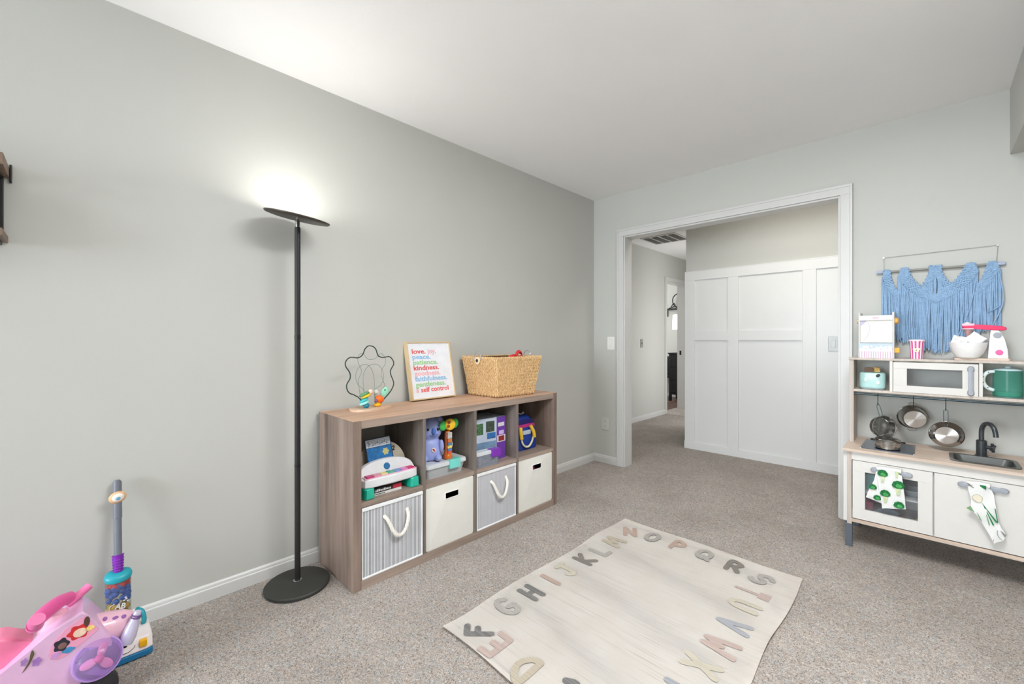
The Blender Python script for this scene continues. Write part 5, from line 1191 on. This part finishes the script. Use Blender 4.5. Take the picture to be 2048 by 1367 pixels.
for nm, yy, col, lab in (('bread_slice', ty - .013, (96, 74, 58), 'dark toasted slice in the aqua toaster'), ('bread_slice', ty + .014, (206, 168, 98), 'golden slice in the aqua toaster')):
    q = [(-.030, .06), (.030, .06), (.030, .108), (.033, .116), (.028, .125), (.0, .127), (-.028, .125), (-.033, .116), (-.030, .108)]
    dx = -.016 if 'dark' in lab else .012
    o = obj(nm, MB().prism([(tx + a * .62 + dx, tz + c) for a, c in q], lambda x, z: Vector((x, yy - .0045, z)), lambda x, z: Vector((x, yy + .0045, z)), .002), mat('bread_' + lab[:4], col, .7, var=.2, vs=60)); tag(o, lab, 'bread')
kx, ky, kz = 2.532, 3.235, .850
t = thing('toy_kettle', (kx, ky, kz), 'see-through green toy kettle with pale spotted handle', 'kettle')
obj('kettle_body', MB().lathe([(.049, .004), (.052, .008), (.0525, .03), (.050, .134), (.048, .137), (.046, .134), (.049, .03), (.047, .008)], (kx, ky, kz), seg=40, cap0=True, cap1=False), clearmat('kettle_green', (150, 226, 210), .14, .12), t)
obj('water', MB().lathe([(.0475, .008), (.048, .030), (.0005, .030)], (kx, ky, kz), seg=36), clearmat('kettle_water', (30, 170, 140), .6, .05), t)
obj('kettle_foot', MB().lathe([(.048, 0), (.050, .003), (.048, .006)], (kx, ky, kz), seg=36), mat('kettle_grey', (110, 130, 130), .4), t)
obj('kettle_lid', MB().lathe([(.050, .1345), (.0505, .139), (.044, .144), (.012, .147), (.010, .155), (.002, .157)], (kx, ky, kz), seg=36), mat('kettle_lid_aqua', (196, 222, 226), .4), t)
hn_ = obj('kettle_handle', MB().tube(smoothpath([(kx - .045, ky - .012, kz + .128), (kx - .066, ky - .016, kz + .124), (kx - .082, ky - .02, kz + .102), (kx - .083, ky - .02, kz + .070), (kx - .068, ky - .016, kz + .044), (kx - .047, ky - .012, kz + .034)], 6), .0088, 12), mat('kettle_pale', (226, 236, 236), .4), t)
b = MB()
for q in ((-.066, -.026, .124), (-.084, -.030, .100), (-.084, -.030, .072), (-.068, -.026, .046)): b.ball((kx + q[0], ky + q[1] + .001, kz + q[2]), .0024, 8, 6)
obj('handle_spots', b, BLACK, hn_)

# ------------------------------------------------ popcorn stand, cup and mixer on the top shelf
ZT = 1.032
t = thing('popcorn_stand', (2.035, 3.25, ZT), 'white toy popcorn machine with striped front panel and orange knobs', 'toy')
PCW = mat('popcorn_white', (236, 234, 230), .5)
for x0, x1 in ((1.956, 1.966), (2.104, 2.114)):
    boxo('side_board', (x0, x1, 3.20, 3.32, ZT, 1.293), mat('popcorn_side_grey', (206, 204, 200), .5), t, .003)
boxo('roof', (1.966, 2.104, 3.205, 3.315, 1.268, 1.276), PCW, t, .001)
hd = boxo('header_board', (1.962, 2.106, 3.196, 3.203, 1.248, 1.276), mat('popcorn_header', (228, 222, 224), .5), t, .001)
obj('header_print', MB().prism([(2.034 + .016 * math.cos(2 * PI * k / 16), 1.262 + .007 * math.sin(2 * PI * k / 16)) for k in range(16)], lambda x, z: Vector((x, 3.1962, z)), lambda x, z: Vector((x, 3.1955, z))), mat('popcorn_rose', (236, 190, 204), .5), hd)
boxo('back_board', (1.966, 2.104, 3.312, 3.318, ZT, 1.268), mat('popcorn_cream', (240, 238, 226), .5), t)
boxo('window_board', (1.966, 2.104, 3.206, 3.210, 1.120, 1.248), mat('popcorn_cream', (240, 238, 226), .5), t, .0005)
obj('drawn_line', MB().tube(smoothpath([(1.975, 3.2055, 1.245), (1.999, 3.2055, 1.236), (2.007, 3.2055, 1.20), (1.998, 3.2055, 1.160), (1.980, 3.2055, 1.130)]), .0012, 6), mat('popcorn_line', (190, 188, 200), .5), t)
obj('corner_print', MB().prism([(1.967, 1.247), (1.992, 1.247), (1.984, 1.234), (1.974, 1.222), (1.967, 1.218)], lambda x, z: Vector((x, 3.206, z)), lambda x, z: Vector((x, 3.2054, z))), mat('popcorn_lilac', (186, 180, 214), .5), t)
fb = boxo('front_board', (1.958, 2.106, 3.194, 3.200, ZT, 1.118), mat('popcorn_sky', (190, 206, 220), .5), t, .001)
b = MB(); random.seed(21)
for k in range(46): b.ball((random.uniform(1.964, 2.100), 3.194, random.uniform(1.074, 1.098)), (random.uniform(.005, .009), .0015, .006), 8, 6)
obj('popcorn_print', b, WHITE, fb)
boxo('paper_band', (1.9585, 2.1055, 3.1932, 3.1942, ZT, 1.080), mat('popcorn_pale_pink', (238, 222, 230), .5), fb)
b = MB()
for k in range(14): x = 1.962 + k * .0103; b.box(x, x + .0022, 3.1926, 3.1935, ZT, 1.070)
obj('stripe_print', b, mat('popcorn_mauve', (186, 130, 170), .5), fb)
ORK = mat('knob_orange', (240, 168, 40), .45); 
obj('round_knob', MB().lathe([(.017, 0), (.018, .004), (.018, .012), (.014, .016)], (2.114, 3.225, 1.243), (1, 0, 0), 24), mat('knob_amber', (226, 168, 70), .5), t)
boxo('square_knob', (2.114, 2.136, 3.205, 3.232, 1.064, 1.092), ORK, t, .003)
obj('round_knob', MB().lathe([(.013, 0), (.013, .008)], (1.956, 3.225, 1.245), (-1, 0, 0), 20), mat('knob_tan', (204, 180, 130), .5), t)
cx, cy = 2.204, 3.215
t = thing('popcorn_cup', (cx, cy, ZT), 'pink and white striped toy popcorn cup', 'cup')
b = MB(); n = 48
prof = [(.0245, 0), (.0305, .092), (.0325, .092), (.0325, .098), (.0320, .106), (.0295, .106), (.0285, .09), (.023, .004)]
R = [[b.v((cx + r * math.cos(2 * PI * k / n), cy + r * math.sin(2 * PI * k / n), ZT + h)) for k in range(n)] for r, h in prof]
for i, (p, q) in enumerate(zip(R, R[1:])):
    for k in range(n):
        b.mi = 1 if (k // 2) % 2 else 0
        if i == 3: b.mi = 0
        b._f([p[k], p[(k + 1) % n], q[(k + 1) % n], q[k]])
b.mi = 0; b._f(R[0][::-1]); b._f(R[-1])
obj('cup_wall', b, [mat('cup_white', (246, 232, 238), .4), mat('cup_pink', (222, 80, 150), .4)], t)
b = MB()
for dx, dz, r in ((0, .050, .010), (-.009, .053, .007), (.009, .054, .007), (.004, .044, .007), (-.005, .043, .007)): b.ball((cx + dx, cy - .0275, ZT + dz), (r, .002, r * .8), 12, 8)
lb = obj('popcorn_motif', b, mat('cup_cream', (236, 232, 206), .5), t)
obj('motif_dot', MB().ball((cx - .001, cy - .0300, ZT + .047), (.0016, .0008, .004), 8, 6), mat('cup_dark', (60, 60, 40), .5), lb)
t = thing('toy_mixer', (2.45, 3.23, ZT), 'white toy stand mixer with raised hot pink arm', 'mixer')
obj('base_board', MB().prism(rrect(.097, .045, .012, 4), lambda u, v: Vector((2.442 + u, 3.235 + v, ZT)), lambda u, v: Vector((2.442 + u, 3.235 + v, ZT + .011)), .001), BIRCHX, t)
ws = MAT_W = mat('mixer_white', (240, 238, 236), .45)
obj('column', MB().prism([(2.464, ZT + .011), (2.534, ZT + .011), (2.530, 1.085), (2.520, 1.140), (2.511, 1.168), (2.500, 1.184), (2.474, 1.186), (2.470, 1.140)], lambda x, z: Vector((x, 3.215, z)), lambda x, z: Vector((x, 3.255, z)), .003), ws, t)
arm = [(2.376, 1.212), (2.385, 1.217), (2.415, 1.2165), (2.46, 1.212), (2.510, 1.2055), (2.522, 1.201), (2.527, 1.194), (2.526, 1.187), (2.518, 1.183), (2.46, 1.188), (2.415, 1.193), (2.385, 1.195), (2.375, 1.202)]
HP = mat('mixer_pink', (232, 28, 92), .4, coat=.3)
ar = obj('arm', MB().prism(arm, lambda x, z: Vector((x, 3.212, z)), lambda x, z: Vector((x, 3.258, z)), .004), HP, t)
obj('arm_band', MB().box(2.374, 2.418, 3.2105, 3.2595, 1.209, 1.2205, .002), mat('mixer_blush', (244, 190, 204), .4), ar)
obj('arm_band', MB().box(2.376, 2.416, 3.2105, 3.2595, 1.190, 1.1965, .002), mat('mixer_blush', (244, 190, 204), .4), ar)
obj('arm_knob', MB().ball((2.394, 3.235, 1.223), (.011, .011, .006), 14, 8), ws, ar)
obj('beater', MB().lathe([(.018, .05), (.017, .044), (.010, .02), (.006, 0)], (2.397, 3.235, 1.142), seg=18), mat('beater_rose', (212, 172, 170), .3, .5), ar)
obj('pink_button', MB().lathe([(.013, 0), (.013, .004), (.010, .0055)], (2.502, 3.215, 1.074), (0, -1, 0), 22), mat('button_pink', (244, 96, 160), .4), t)
obj('grey_button', MB().lathe([(.0145, 0), (.0145, .003), (.012, .004)], (2.496, 3.215, 1.160), (0, -1, 0), 22), HGR, t)
bx, by = 2.395, 3.212; zb = ZT + .0112
t = thing('mixing_bowl', (bx, by, zb), 'white bowl full of paper under the mixer arm', 'bowl')
obj('bowl_shell', MB().lathe([(.028, 0), (.041, .002), (.056, .025), (.066, .055), (.070, .080), (.0675, .080), (.063, .055), (.053, .027), (.001, .012)], (bx, by, zb), seg=40), ws, t)
random.seed(4)
PAP = mat('paper_white', (244, 243, 240), .8)
for k, (x, y, z, s_, r1, r2, lab) in enumerate(((2.365, 3.20, 1.130, .026, .3, .2, 'crumpled white paper at the doorway side of the bowl'), (2.422, 3.198, 1.140, .028, .7, -.3, 'folded white paper standing tallest in the bowl'), (2.392, 3.225, 1.125, .024, -.5, .4, 'crumpled white paper in the middle of the bowl'))):
    b = MB(); b.T = Matrix.Translation((x, y, z)) @ Matrix.Rotation(r1, 4, 'Y') @ Matrix.Rotation(r2, 4, 'Z')
    b.box(-s_, s_, -.006, .006, -s_ * .9, s_ * .9, .002)
    bmesh.ops.subdivide_edges(b.bm, edges=b.bm.edges[:], cuts=2, use_grid_fill=True)
    for v in b.bm.verts: v.co += Vector((random.uniform(-1, 1), random.uniform(-1, 1), random.uniform(-1, 1))) * .0032
    tag(obj('paper_sheet', b, PAP, None, smooth=0), lab, 'paper', 'papers in the mixer bowl')

# ================================================================== macrame wall hanging
t = thing('macrame_hanging', (2.28, 3.37, 1.07), 'blue macrame wall hanging with long fringe above the toy kitchen', 'wall hanging')
BLUE = mat('macrame_blue', (146, 177, 208), .95, var=.10, vs=60, bmp=.3, bs=500)
yM = 3.374
obj('dowel', MB().tube([(2.026, yM, 1.541), (2.537, yM, 1.535)], .0062, 14), mat('dowel_grey', (142, 140, 132), .45), t)
for x in (2.033, 2.529):
    obj('end_wrap', MB().tube([(x - .006 * (1 if x < 2.2 else -1), yM, 1.541 if x < 2.2 else 1.535), (x + .022 * (1 if x < 2.2 else -1), yM, 1.541 if x < 2.2 else 1.535)], .0092, 14), mat('wrap_lilac', (176, 186, 208), .9), t)
obj('hanging_cord', MB().tube([(2.060, yM, 1.545), (2.0575, yM + .012, 1.6265), (2.060, yM + .013, 1.628), (2.509, yM + .013, 1.635), (2.511, yM + .012, 1.6335), (2.503, yM, 1.540)], .0014, 6), mat('cord_grey', (170, 168, 162), .8), t)
for x, z in ((2.058, 1.627), (2.5105, 1.634)): obj('nail', MB().lathe([(.002, 0), (.002, .012), (.004, .0125), (.004, .014)], (x, 3.395, z), (0, -1, 0), 10), STEEL, t)
random.seed(31)
kb = MB(); DH = mat('macrame_gap', (40, 70, 130), 1.0)
def knots(strip, rows=4, step=.0074, size=.0066):
    """strip: list of (upper point, lower point) along the band"""
    up = smoothpath([(a[0], a[1], 0) for a, c in strip], 8); lo = smoothpath([(c[0], c[1], 0) for a, c in strip], 8)
    L = sum((up[i + 1] - up[i]).length + (lo[i + 1] - lo[i]).length for i in range(len(up) - 1)) / 2; n = max(3, int(L / step))
    for i in range(n + 1):
        f_ = i / n * (len(up) - 1); k = min(int(f_), len(up) - 2); a = up[k].lerp(up[k + 1], f_ - k); c = lo[k].lerp(lo[k + 1], f_ - k)
        d_ = (up[k + 1] - up[k]).normalized()
        for j in range(rows):
            p = a.lerp(c, (j + .5 * (i % 2) * .7 + .15) / rows)
            ang = math.atan2(d_.y, d_.x) + (.6 if (i + j) % 2 else -.6)
            kb.ball((p.x, yM - .005 + random.uniform(-.002, .002), p.y), (size * 1.4, .0062, size * .78), 7, 5, Matrix.Rotation(-ang, 3, 'Y'))
knots([((2.066, 1.550), (2.056, 1.500)), ((2.086, 1.545), (2.058, 1.488)), ((2.092, 1.50), (2.075, 1.44)), ((2.104, 1.455), (2.095, 1.405)), ((2.118, 1.425), (2.122, 1.378))], 5)
knots([((2.140, 1.552), (2.125, 1.498)), ((2.165, 1.550), (2.130, 1.480)), ((2.180, 1.50), (2.155, 1.440)), ((2.212, 1.450), (2.195, 1.395)), ((2.250, 1.408), (2.238, 1.366)), ((2.280, 1.384), (2.280, 1.346))], 6)
knots([((2.425, 1.548), (2.438, 1.500)), ((2.398, 1.546), (2.428, 1.468)), ((2.378, 1.50), (2.405, 1.438)), ((2.345, 1.450), (2.366, 1.395)), ((2.310, 1.408), (2.322, 1.366)), ((2.280, 1.384), (2.280, 1.346))], 6)
knots([((2.255, 1.553), (2.262, 1.50)), ((2.254, 1.52), (2.266, 1.478)), ((2.240, 1.478), (2.262, 1.452)), ((2.224, 1.440), (2.258, 1.42)), ((2.250, 1.408), (2.262, 1.400))], 4)
knots([((2.300, 1.552), (2.292, 1.50)), ((2.302, 1.52), (2.290, 1.478)), ((2.318, 1.478), (2.296, 1.452)), ((2.336, 1.440), (2.300, 1.42)), ((2.310, 1.408), (2.298, 1.400))], 4)
knots([((2.264, 1.553), (2.268, 1.49)), ((2.292, 1.553), (2.288, 1.49))], 6)
knots([((2.502, 1.546), (2.516, 1.492)), ((2.478, 1.545), (2.505, 1.478)), ((2.466, 1.50), (2.488, 1.44)), ((2.452, 1.455), (2.462, 1.405)), ((2.437, 1.428), (2.432, 1.374))], 6)
o = obj('knotted_band', kb, BLUE, t, smooth=80); o['kind'] = 'stuff'
# loops over the dowel
for xc, w in ((2.076, .022), (2.152, .028), (2.278, .044), (2.411, .030), (2.491, .028)):
    b = MB(); n = max(4, int(w / .0045))
    for k in range(n):
        x = xc - w / 2 + w * (k + .5) / n; zc = 1.541 - (x - 2.026) * .0117
        b.tube([(x, yM - .007, zc - .022), (x, yM - .0092, zc), (x, yM - .006, zc + .0075), (x, yM, zc + .0098), (x, yM + .006, zc + .0075), (x, yM + .0092, zc), (x, yM + .005, zc - .022)], .0026, 6)
    obj('dowel_loop', b, BLUE, t, smooth=80)
fb = MB()
def zat(lst, x):
    for (a, c), (d_, e_) in zip(lst, lst[1:]):
        if a <= x <= d_: return c + (e_ - c) * (x - a) / (d_ - a)
    return lst[0][1] if x < lst[0][0] else lst[-1][1]
def fringe(top, bot, step, r=.0037, layers=2, spread=.007):
    x0, x1 = top[0][0], top[-1][0]; n = int((x1 - x0) / step)
    for ly_ in range(layers):
        for k in range(n + 1):
            x = x0 + (x1 - x0) * (k + .35 * ly_) / n; x = min(x, x1); zt = zat(top, x); zb_ = zat(bot, x) + random.uniform(-.014, .014)
            dx = random.uniform(-spread, spread); pts = []
            for j in range(6):
                s_ = j / 5; pts.append((x + dx * s_ + random.uniform(-.002, .002) * (j > 0), yM - .004 + ly_ * .007 - .003 * math.sin(PI * s_) + random.uniform(-.0015, .0015), zt + (zb_ - zt) * s_))
            fb.tube(smoothpath(pts, 2), r, 5)
fringe([(2.052, 1.50), (2.075, 1.445), (2.095, 1.408), (2.122, 1.382)], [(2.052, 1.17), (2.122, 1.14)], .0064)
fringe([(2.122, 1.51), (2.13, 1.482), (2.155, 1.442), (2.195, 1.398), (2.238, 1.368), (2.279, 1.350), (2.322, 1.368), (2.366, 1.398), (2.405, 1.440), (2.428, 1.470), (2.437, 1.50)], [(2.122, 1.135), (2.17, 1.125), (2.215, 1.085), (2.25, 1.075), (2.30, 1.072), (2.34, 1.085), (2.38, 1.11), (2.437, 1.14)], .0062, layers=2)
fringe([(2.432, 1.378), (2.462, 1.408), (2.488, 1.442), (2.505, 1.480), (2.518, 1.50)], [(2.432, 1.18), (2.47, 1.19), (2.518, 1.205)], .0062)
fringe([(2.258, 1.470), (2.280, 1.498), (2.302, 1.470)], [(2.258, 1.385), (2.302, 1.385)], .0064)
o = obj('fringe', fb, BLUE, t, smooth=80); o['kind'] = 'stuff'
b = MB()
b.tube(smoothpath([(2.278, yM - .006, 1.505), (2.262, yM - .006, 1.46), (2.264, yM - .006, 1.41), (2.280, yM - .006, 1.392), (2.296, yM - .006, 1.41), (2.292, yM - .006, 1.46), (2.280, yM - .006, 1.50)]), .0032, 6)
b.tube(smoothpath([(2.284, yM - .008, 1.50), (2.300, yM - .008, 1.47), (2.300, yM - .008, 1.44), (2.306, yM - .008, 1.41)]), .003, 6)
obj('teardrop_knot', b, BLUE, t, smooth=80)
for pts, r in (([(2.430, yM - .012, 1.45), (2.415, yM - .014, 1.34), (2.392, yM - .014, 1.24), (2.366, yM - .014, 1.155)], .003), ([(2.512, yM - .012, 1.49), (2.527, yM - .014, 1.38), (2.520, yM - .014, 1.30), (2.482, yM - .014, 1.19)], .003), ([(2.518, yM - .014, 1.315), (2.498, yM - .016, 1.297), (2.470, yM - .014, 1.280)], .0022), ([(2.150, yM - .012, 1.44), (2.170, yM - .013, 1.36), (2.160, yM - .013, 1.25), (2.172, yM - .013, 1.15)], .003)):
    obj('loose_strand', MB().tube(smoothpath(pts), r, 6), BLUE, t, smooth=80)
